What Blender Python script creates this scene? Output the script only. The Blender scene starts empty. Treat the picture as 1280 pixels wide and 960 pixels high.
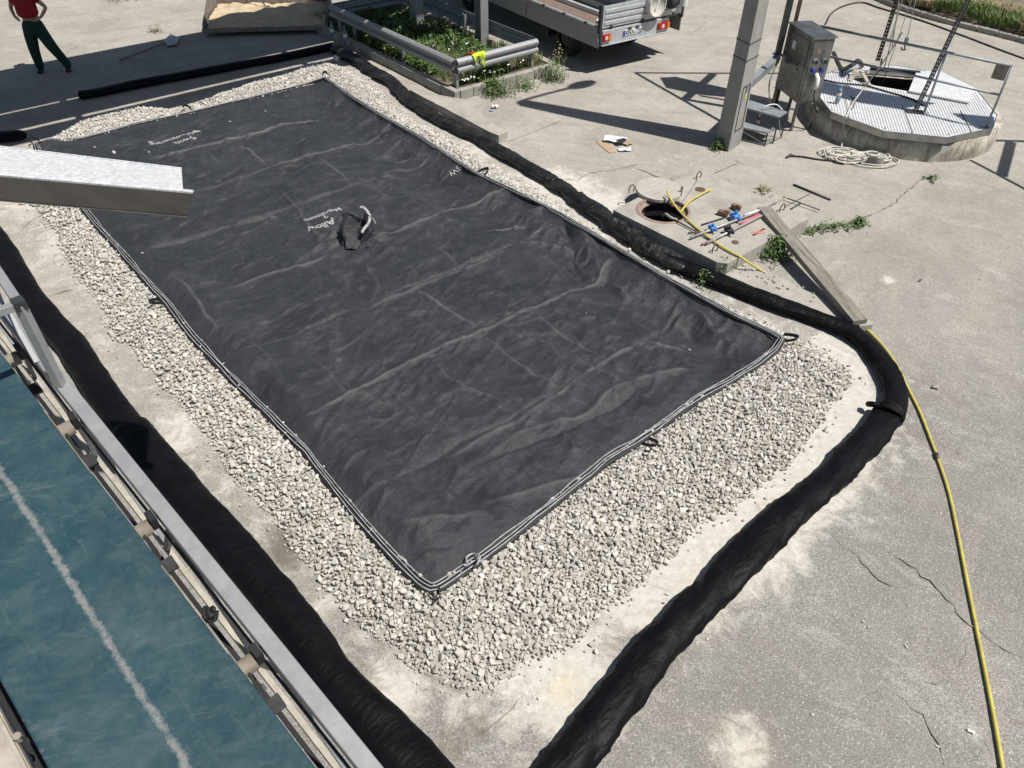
import bpy, bmesh, math, random
import numpy as np
from mathutils import Vector, Matrix
from mathutils.bvhtree import BVHTree
random.seed(7); RS = np.random.RandomState(11)
S = bpy.context.scene
C = S.collection

# ------------------------------------------------------------------ camera
F = 946.6; PITCH = math.radians(41.13); ROLL = math.radians(-0.72); CAMH = 6.0
def _cam():
    cp, sp = math.cos(PITCH), math.sin(PITCH)
    fwd = np.array([0, cp, -sp]); r = np.array([1, 0, 0.]); d = np.cross(fwd, r)
    cr, sr = math.cos(ROLL), math.sin(ROLL)
    return np.array([cr*r + sr*d, -sr*r + cr*d, fwd])
RC = _cam()
cd = bpy.data.cameras.new('camera'); cam = bpy.data.objects.new('camera', cd); C.objects.link(cam)
cd.sensor_width = 36; cd.lens = 36*F/1280; cd.clip_start = .05; cd.clip_end = 2000
m = Matrix.Identity(4)
for i in range(3):
    m[i][0] = RC[0][i]; m[i][1] = -RC[1][i]; m[i][2] = -RC[2][i]
m[2][3] = CAMH
cam.matrix_world = m; S.camera = cam

# ------------------------------------------------------------------ light
SUN_AZ = math.radians(-26); SUN_EL = math.radians(63)
SV = Vector((math.cos(SUN_AZ)*math.cos(SUN_EL), math.sin(SUN_AZ)*math.cos(SUN_EL), math.sin(SUN_EL)))
sl = bpy.data.lights.new('sun', 'SUN'); sun = bpy.data.objects.new('sun', sl); C.objects.link(sun)
sl.energy = 5.0; sl.angle = math.radians(.53); sl.color = (1, .965, .915)
sun.rotation_mode = 'QUATERNION'; sun.rotation_quaternion = SV.to_track_quat('Z', 'Y'); sun.location = (0, 0, 30)
W = bpy.data.worlds.new('World'); S.world = W; W.use_nodes = True
wn = W.node_tree; wn.nodes.clear()
sky = wn.nodes.new('ShaderNodeTexSky'); sky.sky_type = 'NISHITA'; sky.sun_disc = False
sky.sun_elevation = SUN_EL; sky.sun_rotation = math.pi/2 - SUN_AZ
bg = wn.nodes.new('ShaderNodeBackground'); bg.inputs[1].default_value = .058
wo = wn.nodes.new('ShaderNodeOutputWorld'); wn.links.new(sky.outputs[0], bg.inputs[0]); wn.links.new(bg.outputs[0], wo.inputs[0])
S.view_settings.view_transform = 'Standard'; S.view_settings.look = 'None'; S.view_settings.exposure = .22; S.view_settings.gamma = 1

# ------------------------------------------------------------------ geometry of the place
def ray(x, y): return RC.T @ np.array([(x-640)/F, (y-480)/F, 1.])
def G(x, y, z=0.):
    d = ray(x, y); t = (z-CAMH)/d[2]; return np.array([d[0]*t, d[1]*t, z])
def GL(pts, z=0.): return [G(x, y, z) for x, y in pts]
def above(base, px):          # point vertically above ground point base, seen at px
    d = ray(*px); b = np.array(base, float); t = (d[:2]@b[:2])/(d[:2]@d[:2]); return np.array([b[0], b[1], CAMH + t*d[2]])
YA = math.radians(-50)
UX = np.array([math.cos(YA), math.sin(YA), 0.]); VX = np.array([-UX[1], UX[0], 0.]); ZX = np.array([0, 0, 1.])
def UV(u, v, z=0.): return UX*u + VX*v + ZX*z
def caster(S0, h):            # point at height h whose shadow falls on ground point S0
    k = h/math.tan(SUN_EL); return np.array([S0[0]+math.cos(SUN_AZ)*k, S0[1]+math.sin(SUN_AZ)*k, h])
def nrm(a): a = np.array(a, float); return a/np.linalg.norm(a)

def hash2(ix, iy, seed):
    h = (ix.astype(np.int64)*374761393 + iy.astype(np.int64)*668265263 + seed*982451653) & 0x7fffffff
    h = (h ^ (h >> 13))*1274126177 & 0x7fffffff
    return ((h ^ (h >> 16)) & 0xffff)/65535.
def vnoise(x, y, seed=0):
    x = np.asarray(x, float); y = np.asarray(y, float)
    ix = np.floor(x).astype(int); iy = np.floor(y).astype(int); fx = x-ix; fy = y-iy
    fx = fx*fx*fx*(fx*(fx*6-15)+10); fy = fy*fy*fy*(fy*(fy*6-15)+10)
    a = hash2(ix, iy, seed); b = hash2(ix+1, iy, seed); c = hash2(ix, iy+1, seed); d = hash2(ix+1, iy+1, seed)
    return (a+(b-a)*fx)*(1-fy) + (c+(d-c)*fx)*fy
def fbm(x, y, seed=0, o=4):
    s = 0; a = 1.; t = 0
    for i in range(o):
        s = s + a*vnoise(x*2**i+i*17.3, y*2**i-i*9.1, seed+i); t += a; a *= .5
    return s/t
def seg_dist(P, poly, closed=False):   # distance of points P (n,2) to polyline
    poly = np.array(poly)[:, :2]; n = len(poly); best = np.full(len(P), 1e9)
    for i in range(n if closed else n-1):
        a = poly[i]; b = poly[(i+1) % n]; ab = b-a; L = ab@ab + 1e-12
        t = np.clip(((P-a)@ab)/L, 0, 1); q = a + t[:, None]*ab
        best = np.minimum(best, np.hypot(*(P-q).T))
    return best
def inside(P, poly):
    poly = np.array(poly)[:, :2]; r = np.zeros(len(P), bool); n = len(poly); j = n-1
    for i in range(n):
        a = poly[i]; b = poly[j]
        with np.errstate(divide='ignore', invalid='ignore'):
            c = ((a[1] > P[:, 1]) != (b[1] > P[:, 1])) & (P[:, 0] < (b[0]-a[0])*(P[:, 1]-a[1])/(b[1]-a[1]+1e-12)+a[0])
        r ^= c; j = i
    return r
def resample(pts, step):
    pts = np.array(pts, float); d = np.r_[0, np.cumsum(np.linalg.norm(np.diff(pts, axis=0), axis=1))]
    n = max(2, int(d[-1]/step)+1); t = np.linspace(0, d[-1], n)
    return np.stack([np.interp(t, d, pts[:, k]) for k in range(pts.shape[1])], 1)
def smooth_path(pts, step, it=3):
    p = resample(pts, step)
    for _ in range(it):
        p[1:-1] = (p[:-2]+2*p[1:-1]+p[2:])/4
    return p
def catmull(pts, k=8):
    P = [np.array(p, float) for p in pts]; P = [2*P[0]-P[1]]+P+[2*P[-1]-P[-2]]; out = []
    for i in range(1, len(P)-2):
        for j in range(k):
            t = j/k
            out.append(.5*((2*P[i])+(-P[i-1]+P[i+1])*t+(2*P[i-1]-5*P[i]+4*P[i+1]-P[i+2])*t*t+(-P[i-1]+3*P[i]-3*P[i+1]+P[i+2])*t**3))
    out.append(P[-2]); return np.array(out)

# ------------------------------------------------------------------ object helpers
def wloc(o):
    v = Vector((0, 0, 0))
    while o is not None: v += o.location; o = o.parent
    return v
def setp(o, label=None, cat=None, group=None, kind=None):
    if label: o['label'] = label
    if cat: o['category'] = cat
    if group: o['group'] = group
    if kind: o['kind'] = kind
    return o
def thing(name, loc, label, cat, group=None):
    o = bpy.data.objects.new(name, None); C.objects.link(o); o.location = Vector([float(x) for x in loc]); o.empty_display_size = .2
    return setp(o, label, cat, group)
def copy_tree(o, parent=None):
    c = o.copy(); C.objects.link(c)
    if parent is not None: c.parent = parent
    for ch in o.children: copy_tree(ch, c)
    return c
class MB:
    def __init__(s): s.v = []; s.f = []; s.m = []; s.sm = []
    def add(s, vs, fs, mi=0, smooth=False):
        o = len(s.v); s.v += [tuple(map(float, v)) for v in vs]
        for f in fs: s.f.append([i+o for i in f]); s.m.append(mi); s.sm.append(smooth)
        return s
    def box(s, c, size, ex=None, ey=None, ez=None, mi=0):
        ex = nrm(ex) if ex is not None else np.array([1, 0, 0.]); ey = nrm(ey) if ey is not None else np.array([0, 1, 0.])
        ez = nrm(ez) if ez is not None else nrm(np.cross(ex, ey)); c = np.array(c, float); a, b, d = [q/2 for q in size]
        vs = [c+i*a*ex+j*b*ey+k*d*ez for i, j, k in ((-1,-1,-1),(1,-1,-1),(1,1,-1),(-1,1,-1),(-1,-1,1),(1,-1,1),(1,1,1),(-1,1,1))]
        return s.add(vs, [(0,3,2,1),(4,5,6,7),(0,1,5,4),(1,2,6,5),(2,3,7,6),(3,0,4,7)], mi)
    def uvbox(s, u0, u1, v0, v1, z0, z1, mi=0):
        return s.box(UV((u0+u1)/2, (v0+v1)/2, (z0+z1)/2), (abs(u1-u0), abs(v1-v0), abs(z1-z0)), UX, VX, ZX, mi)
    def bar(s, a, b, w, h=None, up=(0, 0, 1), mi=0):
        a = np.array(a, float); b = np.array(b, float); h = w if h is None else h; d = nrm(b-a); up = np.array(up, float)
        if abs(d@nrm(up)) > .98: up = np.array([1., 0, 0])
        y = nrm(np.cross(up, d)); z = np.cross(d, y)
        return s.box((a+b)/2, (np.linalg.norm(b-a), w, h), d, y, z, mi)
    def tube(s, path, r, n=8, sq=1., mi=0, caps=True, smooth=True):
        P = np.array(path, float); k = len(P); r = np.full(k, r) if np.isscalar(r) else np.array(r)
        T = np.gradient(P, axis=0); T /= (np.linalg.norm(T, axis=1)[:, None]+1e-12)
        up = np.array([0, 0, 1.]) if abs(T[0][2]) < .9 else np.array([1., 0, 0]); rings = []
        y = nrm(np.cross(up, T[0]))
        for i in range(k):
            y = y-(y@T[i])*T[i]; y = y/(np.linalg.norm(y)+1e-12); z = np.cross(T[i], y)
            for j in range(n):
                a = 2*math.pi*j/n; rings.append(P[i]+r[i]*(math.cos(a)*y+math.sin(a)*sq*z))
        fs = [(i*n+j, i*n+(j+1) % n, (i+1)*n+(j+1) % n, (i+1)*n+j) for i in range(k-1) for j in range(n)]
        o = len(s.v); s.add(rings, fs, mi, smooth)
        if caps:
            s.f.append([o+j for j in range(n)][::-1]); s.m.append(mi); s.sm.append(False)
            s.f.append([o+(k-1)*n+j for j in range(n)]); s.m.append(mi); s.sm.append(False)
        return s
    def cyl(s, c, r, h, n=24, axis=(0, 0, 1), mi=0, r2=None, smooth=True):
        ax = nrm(axis); c = np.array(c, float); up = np.array([0, 0, 1.]) if abs(ax[2]) < .9 else np.array([1., 0, 0])
        y = nrm(np.cross(up, ax)); z = np.cross(ax, y); r2 = r if r2 is None else r2; vs = []
        for q, rr in ((0, r), (h, r2)):
            for j in range(n): a = 2*math.pi*j/n; vs.append(c+ax*q+rr*(math.cos(a)*y+math.sin(a)*z))
        o = len(s.v); s.add(vs, [(j, (j+1) % n, n+(j+1) % n, n+j) for j in range(n)], mi, smooth)
        s.add([vs[j] for j in range(n)], [tuple(range(n))[::-1]], mi); s.add([vs[n+j] for j in range(n)], [tuple(range(n))], mi)
        return s
    def prism(s, poly, z0, z1, mi=0):
        p = [np.array(q, float)[:2] for q in poly]
        if sum(p[i][0]*p[(i+1) % len(p)][1]-p[(i+1) % len(p)][0]*p[i][1] for i in range(len(p))) < 0: p = p[::-1]
        n = len(p); vs = [(q[0], q[1], z0) for q in p]+[(q[0], q[1], z1) for q in p]
        return s.add(vs, [tuple(range(n))[::-1], tuple(range(n, 2*n))]+[(i, (i+1) % n, n+(i+1) % n, n+i) for i in range(n)], mi)
    def revolve(s, c, prof, n=24, axis=(0, 0, 1), mi=0):
        ax = nrm(axis); c = np.array(c, float); up = np.array([0, 0, 1.]) if abs(ax[2]) < .9 else np.array([1., 0, 0])
        y = nrm(np.cross(up, ax)); z = np.cross(ax, y); vs = []
        for r, h in prof:
            for j in range(n): a = 2*math.pi*j/n; vs.append(c+ax*h+r*(math.cos(a)*y+math.sin(a)*z))
        k = len(prof); return s.add(vs, [(i*n+j, i*n+(j+1) % n, (i+1)*n+(j+1) % n, (i+1)*n+j) for i in range(k-1) for j in range(n)], mi, True)
    def build(s, name, mats, parent=None, bevel=0, **tags):
        if not isinstance(mats, (list, tuple)): mats = [mats]
        off = wloc(parent) if parent is not None else Vector((0, 0, 0))
        me = bpy.data.meshes.new(name); me.from_pydata([(v[0]-off.x, v[1]-off.y, v[2]-off.z) for v in s.v], [], s.f)
        for q in mats: me.materials.append(q)
        me.polygons.foreach_set('material_index', s.m); me.polygons.foreach_set('use_smooth', s.sm); me.update()
        o = bpy.data.objects.new(name, me); C.objects.link(o)
        if parent is not None: o.parent = parent
        if bevel:
            b = o.modifiers.new('bevel', 'BEVEL'); b.width = bevel; b.segments = 2; b.limit_method = 'ANGLE'; b.angle_limit = math.radians(40)
        setp(o, **tags); return o
def np_mesh(name, V, Fs, mats, parent=None, attrs=None, mi=None, smooth=False, **tags):
    V = np.asarray(V, float)
    if parent is not None: V = V-np.array(wloc(parent))
    me = bpy.data.meshes.new(name); Fs = np.asarray(Fs); k = Fs.shape[1]
    me.vertices.add(len(V)); me.vertices.foreach_set('co', V.astype(np.float32).ravel())
    me.loops.add(Fs.size); me.loops.foreach_set('vertex_index', Fs.astype(np.int32).ravel())
    me.polygons.add(len(Fs)); me.polygons.foreach_set('loop_start', np.arange(0, Fs.size, k, dtype=np.int32))
    me.polygons.foreach_set('use_smooth', np.full(len(Fs), smooth, dtype=bool))
    if not isinstance(mats, (list, tuple)): mats = [mats]
    for q in mats: me.materials.append(q)
    if mi is not None: me.polygons.foreach_set('material_index', np.asarray(mi, dtype=np.int32))
    me.update(calc_edges=True); me.validate()
    for n, a in (attrs or {}).items():
        at = me.attributes.new(n, 'FLOAT', 'POINT'); at.data.foreach_set('value', np.asarray(a, dtype=np.float32))
    o = bpy.data.objects.new(name, me); C.objects.link(o)
    if parent is not None: o.parent = parent
    setp(o, **tags); return o

# ------------------------------------------------------------------ materials
def newmat(name):
    mt = bpy.data.materials.new(name); mt.use_nodes = True; nt = mt.node_tree; bs = nt.nodes['Principled BSDF']; return mt, nt, bs
class N:      # tiny node helper
    def __init__(s, nt):
        s.nt = nt; s.tc = nt.nodes.new('ShaderNodeNewGeometry').outputs['Position']
    def mapv(s, scale=(1, 1, 1), rot=(0, 0, 0), vec=None):
        q0 = s.nt.nodes.new('ShaderNodeMapping'); q0.inputs['Rotation'].default_value = rot
        q = s.nt.nodes.new('ShaderNodeMapping'); q.inputs['Scale'].default_value = scale
        s.nt.links.new(vec or s.tc, q0.inputs[0]); s.nt.links.new(q0.outputs[0], q.inputs[0]); return q.outputs[0]
    def noise(s, scale, detail=4, rough=.6, vec=None, dist=0):
        q = s.nt.nodes.new('ShaderNodeTexNoise'); q.inputs['Scale'].default_value = scale; q.inputs['Detail'].default_value = detail
        q.inputs['Roughness'].default_value = rough; q.inputs['Distortion'].default_value = dist; s.nt.links.new(vec or s.tc, q.inputs['Vector']); return q.outputs['Fac']
    def voro(s, scale, feature='F1', vec=None, out='Distance'):
        q = s.nt.nodes.new('ShaderNodeTexVoronoi'); q.feature = feature; q.inputs['Scale'].default_value = scale; s.nt.links.new(vec or s.tc, q.inputs['Vector']); return q.outputs[out]
    def attr(s, n):
        q = s.nt.nodes.new('ShaderNodeAttribute'); q.attribute_name = n; return q.outputs['Fac']
    def ramp(s, fac, stops, interp='LINEAR'):
        q = s.nt.nodes.new('ShaderNodeValToRGB'); q.color_ramp.interpolation = interp
        e = q.color_ramp.elements
        while len(e) < len(stops): e.new(.5)
        for i, (p, c) in enumerate(stops):
            e[i].position = p; e[i].color = (c, c, c, 1) if np.isscalar(c) else (*c, 1)
        s.nt.links.new(fac, q.inputs[0]); return q.outputs[0]
    def mix(s, fac, a, b, mode='MIX'):
        q = s.nt.nodes.new('ShaderNodeMix'); q.data_type = 'RGBA'; q.blend_type = mode
        for v, k in ((fac, 0), (a, 6), (b, 7)):
            if isinstance(v, (int, float)): q.inputs[k].default_value = v if k == 0 else (v, v, v, 1)
            elif isinstance(v, tuple): q.inputs[k].default_value = (*v, 1)
            else: s.nt.links.new(v, q.inputs[k])
        return q.outputs[2]
    def math(s, op, a, b=0., c=None, clamp=False):
        q = s.nt.nodes.new('ShaderNodeMath'); q.operation = op; q.use_clamp = clamp
        for i, v in enumerate((a, b) if c is None else (a, b, c)):
            if isinstance(v, (int, float)): q.inputs[i].default_value = v
            else: s.nt.links.new(v, q.inputs[i])
        return q.outputs[0]
    def bump(s, bs, h, strength=.3, dist=.01):
        q = s.nt.nodes.new('ShaderNodeBump'); q.inputs['Strength'].default_value = strength; q.inputs['Distance'].default_value = dist
        s.nt.links.new(h, q.inputs['Height']); s.nt.links.new(q.outputs[0], bs.inputs['Normal'])
def simple(name, col, rough=.6, metal=0., var=.15, scale=6., col2=None, bump=0., bscale=60., bdist=.004, spec=None, det=5, stretch=None):
    mt, nt, bs = newmat(name); n = N(nt); v = n.mapv(stretch) if stretch else None
    c2 = col2 or tuple(min(1, c*(1-var*2.2)) for c in col)
    f = n.ramp(n.noise(scale, det, .65, vec=v), [(.32, 0.), (.68, 1.)])
    nt.links.new(n.mix(f, c2, col), bs.inputs['Base Color'])
    bs.inputs['Metallic'].default_value = metal
    nt.links.new(n.ramp(n.noise(scale*2.3, 4, .6), [(.3, max(0, rough-.1)), (.7, min(1, rough+.1))]), bs.inputs['Roughness'])
    if spec is not None: bs.inputs['Specular IOR Level'].default_value = spec
    if bump: n.bump(bs, n.noise(bscale, 4, .6, vec=v), bump, bdist)
    return mt

M = {}
# concrete yard
mt, nt, bs = newmat('yard_concrete'); n = N(nt)
big = n.ramp(n.noise(.55, 6, .62), [(.33, 0.), (.67, 1.)])
mid = n.ramp(n.noise(3.1, 7, .7), [(.35, 0.), (.68, 1.)])
grey = n.mix(big, (.215, .204, .186), (.305, .291, .266)); warm = n.mix(big, (.325, .30, .258), (.44, .412, .36))
base = n.mix(n.attr('warm'), grey, warm)
base = n.mix(n.math('MULTIPLY', n.ramp(n.noise(5.5, 8, .78, dist=.5), [(.5, 0.), (.72, .45)]), 1.), base, n.mix(.5, base, (.16, .14, .115)))
base = n.mix(n.math('MULTIPLY', mid, .45), base, n.mix(.5, base, (.23, .21, .185)))
streak = n.ramp(n.noise(1.4, 6, .7, vec=n.mapv((1, .22, 1), (0, 0, .55)), dist=.6), [(.5, 0.), (.72, .35)])
base = n.mix(streak, base, (.5, .46, .39))
base = n.mix(n.ramp(n.noise(19, 7, .8), [(.48, 0.), (.68, .6)]), base, (.18, .162, .135))
base = n.mix(n.ramp(n.noise(13, 7, .8, vec=n.mapv((1, 1, 1), (0, 0, 1.))), [(.54, 0.), (.72, .5)]), base, (.54, .505, .44))
arc = n.nt.nodes.new('ShaderNodeTexWave'); arc.wave_type = 'RINGS'; arc.rings_direction = 'Z'; arc.inputs['Scale'].default_value = .35; arc.inputs['Distortion'].default_value = 3.; arc.inputs['Detail'].default_value = 4.; arc.inputs['Detail Scale'].default_value = 1.5
am = n.mapv(); nt.links.new(n.mapv((1, 1, 1), (0, 0, .3)), arc.inputs[0])
base = n.mix(n.math('MULTIPLY', n.ramp(arc.outputs['Fac'], [(.86, 0.), (.97, .35)]), n.ramp(n.noise(.8, 5, .7), [(.45, 0.), (.6, 1.)])), base, (.24, .215, .18))
base = n.mix(n.ramp(n.noise(1.9, 9, .82, dist=.9), [(.47, 0.), (.66, .55)]), base, n.mix(.6, base, (.15, .135, .115)))
base = n.mix(n.ramp(n.noise(2.7, 9, .82, vec=n.mapv((1, .55, 1), (0, 0, -.9)), dist=.9), [(.52, 0.), (.70, .5)]), base, (.52, .495, .44))
# exposed aggregate: pale and dark chips
ag = n.attr('agg')
chip = n.ramp(n.voro(58), [(.16, 1.), (.34, 0.)]); sel = n.ramp(n.noise(40, 2, .5), [(.47, 0.), (.54, 1.)])
base = n.mix(n.math('MULTIPLY', n.math('MULTIPLY', chip, sel), n.math('MULTIPLY_ADD', ag, .75, .2)), base, (.60, .585, .55))
dk = n.ramp(n.noise(62, 4, .7), [(.41, 1.), (.52, 0.)])
base = n.mix(n.math('MULTIPLY', dk, n.math('MULTIPLY_ADD', ag, .5, .25)), base, (.13, .12, .105))
# powder dust, dark stains, rust
dn = n.noise(3.4, 9, .78, dist=.6)
dust = n.math('MULTIPLY', n.attr('dust'), 1.0); df = n.ramp(n.math('ADD', dust, n.math('MULTIPLY', n.math('SUBTRACT', dn, .5), 2.8)), [(.3, 0.), (.85, 1.)])
df = n.math('MULTIPLY', df, n.ramp(dust, [(.02, 0.), (.2, 1.)]))
base = n.mix(n.math('MULTIPLY', df, .8), base, n.mix(n.ramp(n.noise(11, 7, .8), [(.35, 0.), (.65, 1.)]), (.44, .415, .355), (.64, .615, .55)))
sn = n.ramp(n.math('ADD', n.attr('stain'), n.math('MULTIPLY', n.math('SUBTRACT', n.noise(7, 6, .7), .5), 1.2)), [(.45, 0.), (.85, .8)])
sn = n.math('MULTIPLY', sn, n.ramp(n.attr('stain'), [(.03, 0.), (.2, 1.)]))
base = n.mix(sn, base, (.115, .1, .08))
base = n.mix(n.math('MULTIPLY', n.math('MULTIPLY', n.attr('ochre'), n.ramp(n.noise(9, 8, .8, dist=1.), [(.38, 0.), (.62, 1.)])), .7), base, (.62, .47, .25))
spots = n.ramp(n.voro(1.7), [(.02, 1.), (.035, 0.)])
base = n.mix(n.math('MULTIPLY', spots, .75), base, (.09, .08, .07))
nt.links.new(base, bs.inputs['Base Color']); bs.inputs['Roughness'].default_value = .9; bs.inputs['Specular IOR Level'].default_value = .25
n.bump(bs, n.math('ADD', n.math('MULTIPLY', n.noise(80, 4, .7), .7), n.noise(9, 5, .6)), .45, .008)
M['yard'] = mt
def concrete(name, a, b, bsc=40, stain=(.12, .105, .085), sa=.5):
    mt, nt, bs = newmat(name); n = N(nt)
    c = n.mix(n.ramp(n.noise(3, 7, .7), [(.3, 0.), (.7, 1.)]), a, b)
    c = n.mix(n.math('MULTIPLY', n.ramp(n.noise(1.7, 6, .75, vec=n.mapv((1, 1, .35))), [(.5, 0.), (.7, 1.)]), sa), c, stain)
    if sa > .9:
        c = n.mix(n.ramp(n.noise(4.5, 7, .8, vec=n.mapv((1, 1, .16))), [(.48, 0.), (.6, .85)]), c, (.17, .13, .09)); c = n.mix(n.ramp(n.noise(9, 6, .8, vec=n.mapv((1, 1, .3))), [(.54, 0.), (.64, .7)]), c, (.66, .63, .56))
    c = n.mix(n.math('MULTIPLY', n.ramp(n.noise(70, 3, .6), [(.38, 1.), (.5, 0.)]), .25), c, (.12, .11, .1))
    nt.links.new(c, bs.inputs['Base Color']); bs.inputs['Roughness'].default_value = .9; bs.inputs['Specular IOR Level'].default_value = .25
    n.bump(bs, n.noise(bsc, 6, .7), .5, .01); return mt
M['concrete'] = concrete('slab_concrete', (.30, .28, .245), (.42, .395, .345), sa=.35)
M['pole'] = concrete('pole_concrete', (.27, .265, .25), (.36, .35, .325), sa=.3)
M['kerb'] = concrete('kerb_concrete', (.27, .255, .225), (.4, .38, .33), sa=.3)
M['wellwall'] = concrete('well_wall_concrete', (.30, .28, .235), (.58, .54, .46), sa=.95, stain=(.11, .08, .05))
# bag geotextile
mt, nt, bs = newmat('black_geotextile'); n = N(nt)
f = n.ramp(n.noise(1.7, 8, .78, dist=.5), [(.38, 0.), (.66, 1.)])
c = n.mix(f, (.0115, .013, .016), (.029, .031, .035))
f2 = n.ramp(n.noise(6, 8, .8, dist=.8), [(.50, 0.), (.72, 1.)])
c = n.mix(n.math('MULTIPLY', f2, .35), c, (.075, .077, .08))
f2b = n.ramp(n.noise(2.2, 7, .75, vec=n.mapv((1, .35, 1), (0, 0, .85)), dist=.8), [(.55, 0.), (.8, .5)])
c = n.mix(f2b, c, (.06, .061, .063))
f3 = n.ramp(n.noise(160, 3, .7), [(.58, 0.), (.75, .5)])
c = n.mix(f3, c, (.10, .10, .10))
c = n.mix(n.math('MULTIPLY', n.attr('ridge'), .75), c, (.17, .168, .162))
nt.links.new(c, bs.inputs['Base Color']); bs.inputs['Roughness'].default_value = .50; bs.inputs['Specular IOR Level'].default_value = .42
bs.inputs['Sheen Weight'].default_value = .05
n.bump(bs, n.math('ADD', n.math('ADD', n.math('MULTIPLY', n.noise(4.2, 9, .74, dist=1.1), 2.2), n.math('MULTIPLY', n.noise(14, 7, .75, vec=n.mapv((1, .5, 1), (0, 0, .85)), dist=1.4), .9)), n.math('MULTIPLY', n.noise(120, 3, .6), .2)), .55, .02)
M['bag'] = mt
def fabric(name, a, b, spec=.25, rough=.75, st=(1, 1, 1), rot=0, bst=.5):
    mt, nt, bs = newmat(name); n = N(nt)
    c = n.mix(n.ramp(n.noise(4, 7, .75, dist=.5), [(.45, 0.), (.8, 1.)]), a, b)
    c = n.mix(n.ramp(n.noise(130, 2, .6), [(.74, 0.), (.8, .15)]), c, (.07, .07, .07))
    nt.links.new(c, bs.inputs['Base Color']); bs.inputs['Roughness'].default_value = rough; bs.inputs['Specular IOR Level'].default_value = spec
    n.bump(bs, n.noise(5, 5, .55, vec=n.mapv(st, (0, 0, rot)), dist=1.2), bst*.8, .03); return mt
M['sock'] = fabric('black_sock_fabric', (.0030, .0030, .0037), (.0078, .0078, .009), spec=.13, rough=.5, st=(1, 3, 1), rot=-.8)
M['sockd'] = fabric('dusty_sock_fabric', (.006, .006, .006), (.045, .043, .039), spec=.45, rough=.42, st=(2.5, 1, 1), rot=.5, bst=1.)
M['webbing'] = simple('black_webbing', (.016, .016, .017), .7)
M['cord'] = simple('white_cord', (.46, .46, .45), .7, col2=(.2, .2, .2), scale=14)
M['print'] = simple('white_print', (.36, .36, .36), .8, col2=(.22, .22, .22), scale=22)
# stones
def stone_mat(name, inst):
    mt, nt, bs = newmat(name); n = N(nt)
    if inst: r = nt.nodes.new('ShaderNodeObjectInfo').outputs['Random']
    else: r = n.attr('tone')
    c = n.ramp(r, [(0, (.37, .345, .305)), (.3, (.45, .425, .38)), (.6, (.52, .495, .445)), (.85, (.59, .565, .515)), (.93, (.47, .405, .355)), (1, (.70, .68, .63))])
    c = n.mix(n.math('MULTIPLY', n.noise(30, 5, .7), .45), c, n.mix(.5, c, (.3, .28, .24)))
    nt.links.new(c, bs.inputs['Base Color']); bs.inputs['Roughness'].default_value = .92; bs.inputs['Specular IOR Level'].default_value = .2
    n.bump(bs, n.noise(90, 4, .7), .5, .006); return mt
M['stone'] = stone_mat('limestone_gravel', False); M['stone1'] = stone_mat('limestone_piece', True)
M['gbase'] = concrete('gravel_fines', (.31, .29, .25), (.42, .395, .345), sa=.2)
# metals
M['galv'] = simple('galvanised_steel', (.33, .335, .33), .5, .3, scale=9, col2=(.27, .275, .28), bump=.1)
M['galvd'] = simple('weathered_galvanised_steel', (.33, .345, .355), .55, .35, scale=7, col2=(.22, .24, .26), bump=.1)
M['steel'] = simple('dull_stainless_steel', (.42, .42, .41), .38, .85, scale=5, col2=(.24, .24, .235))
M['cabinet'] = simple('stained_stainless_steel', (.30, .30, .29), .36, .8, scale=4, col2=(.13, .13, .125), det=8)
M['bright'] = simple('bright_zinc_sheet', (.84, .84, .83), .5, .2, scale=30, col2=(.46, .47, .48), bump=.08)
M['alu'] = simple('aluminium_plate', (.72, .72, .71), .5, .25, scale=8, col2=(.58, .59, .6))
M['dark'] = simple('dark_painted_steel', (.055, .06, .06), .5, .3)
M['rod'] = simple('dark_steel_rod', (.09, .08, .075), .55, .5)
M['rust'] = simple('rusty_steel', (.16, .10, .06), .8, .2, scale=18, col2=(.07, .045, .03))
M['rusty'] = simple('rusty_plate', (.30, .27, .24), .7, .3, scale=9, col2=(.17, .13, .1))
M['beige'] = simple('dusty_beige_channel', (.46, .42, .35), .7, .1, scale=10, col2=(.3, .27, .22))
M['brownroll'] = simple('dusty_brown_roller', (.27, .22, .17), .6, .3, scale=14, col2=(.36, .33, .27))
M['black'] = simple('black_rubber', (.013, .013, .014), .7)
M['void'] = simple('shaft_concrete_shade', (.03, .028, .025), .8)  # depth shade of shaft and pit put into a near-black colour
M['truck'] = simple('truck_grey_aluminium', (.30, .305, .295), .5, .25, scale=2.5, col2=(.25, .255, .25))
M['tail'] = simple('tailgate_aluminium', (.55, .57, .58), .45, .3, scale=6, col2=(.43, .45, .46))
M['ply'] = simple('brown_bed_plywood', (.21, .155, .12), .7, scale=7, col2=(.13, .095, .075), bump=.1)
M['redlens'] = simple('red_lamp_lens', (.42, .012, .014), .25, var=.1)
M['whitelens'] = simple('pale_lamp_lens', (.75, .55, .5), .25, var=.05)
M['amber'] = simple('amber_lens', (.75, .22, .02), .3, var=.05)
M['white'] = simple('white_plastic', (.74, .74, .72), .5, var=.06, scale=12)
M['platew'] = simple('number_plate_white', (.78, .78, .76), .5, var=.02)
M['plateb'] = simple('number_plate_blue', (.02, .04, .35), .5, var=.02)
M['ink'] = simple('black_lettering', (.02, .02, .02), .6, var=.02)
M['hose'] = simple('yellow_hose', (.58, .50, .09), .5, scale=8, col2=(.42, .34, .09))
M['rope'] = simple('off_white_rope', (.66, .64, .58), .85, scale=40, col2=(.36, .33, .28))
M['pinkrod'] = simple('pink_painted_tube', (.62, .16, .19), .55, var=.15, scale=20)
M['bluep'] = simple('blue_plastic', (.07, .25, .62), .45, var=.15, scale=20)
M['greyrod'] = simple('pale_steel_tube', (.5, .49, .47), .5, .4, scale=14, col2=(.3, .28, .26))
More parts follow.
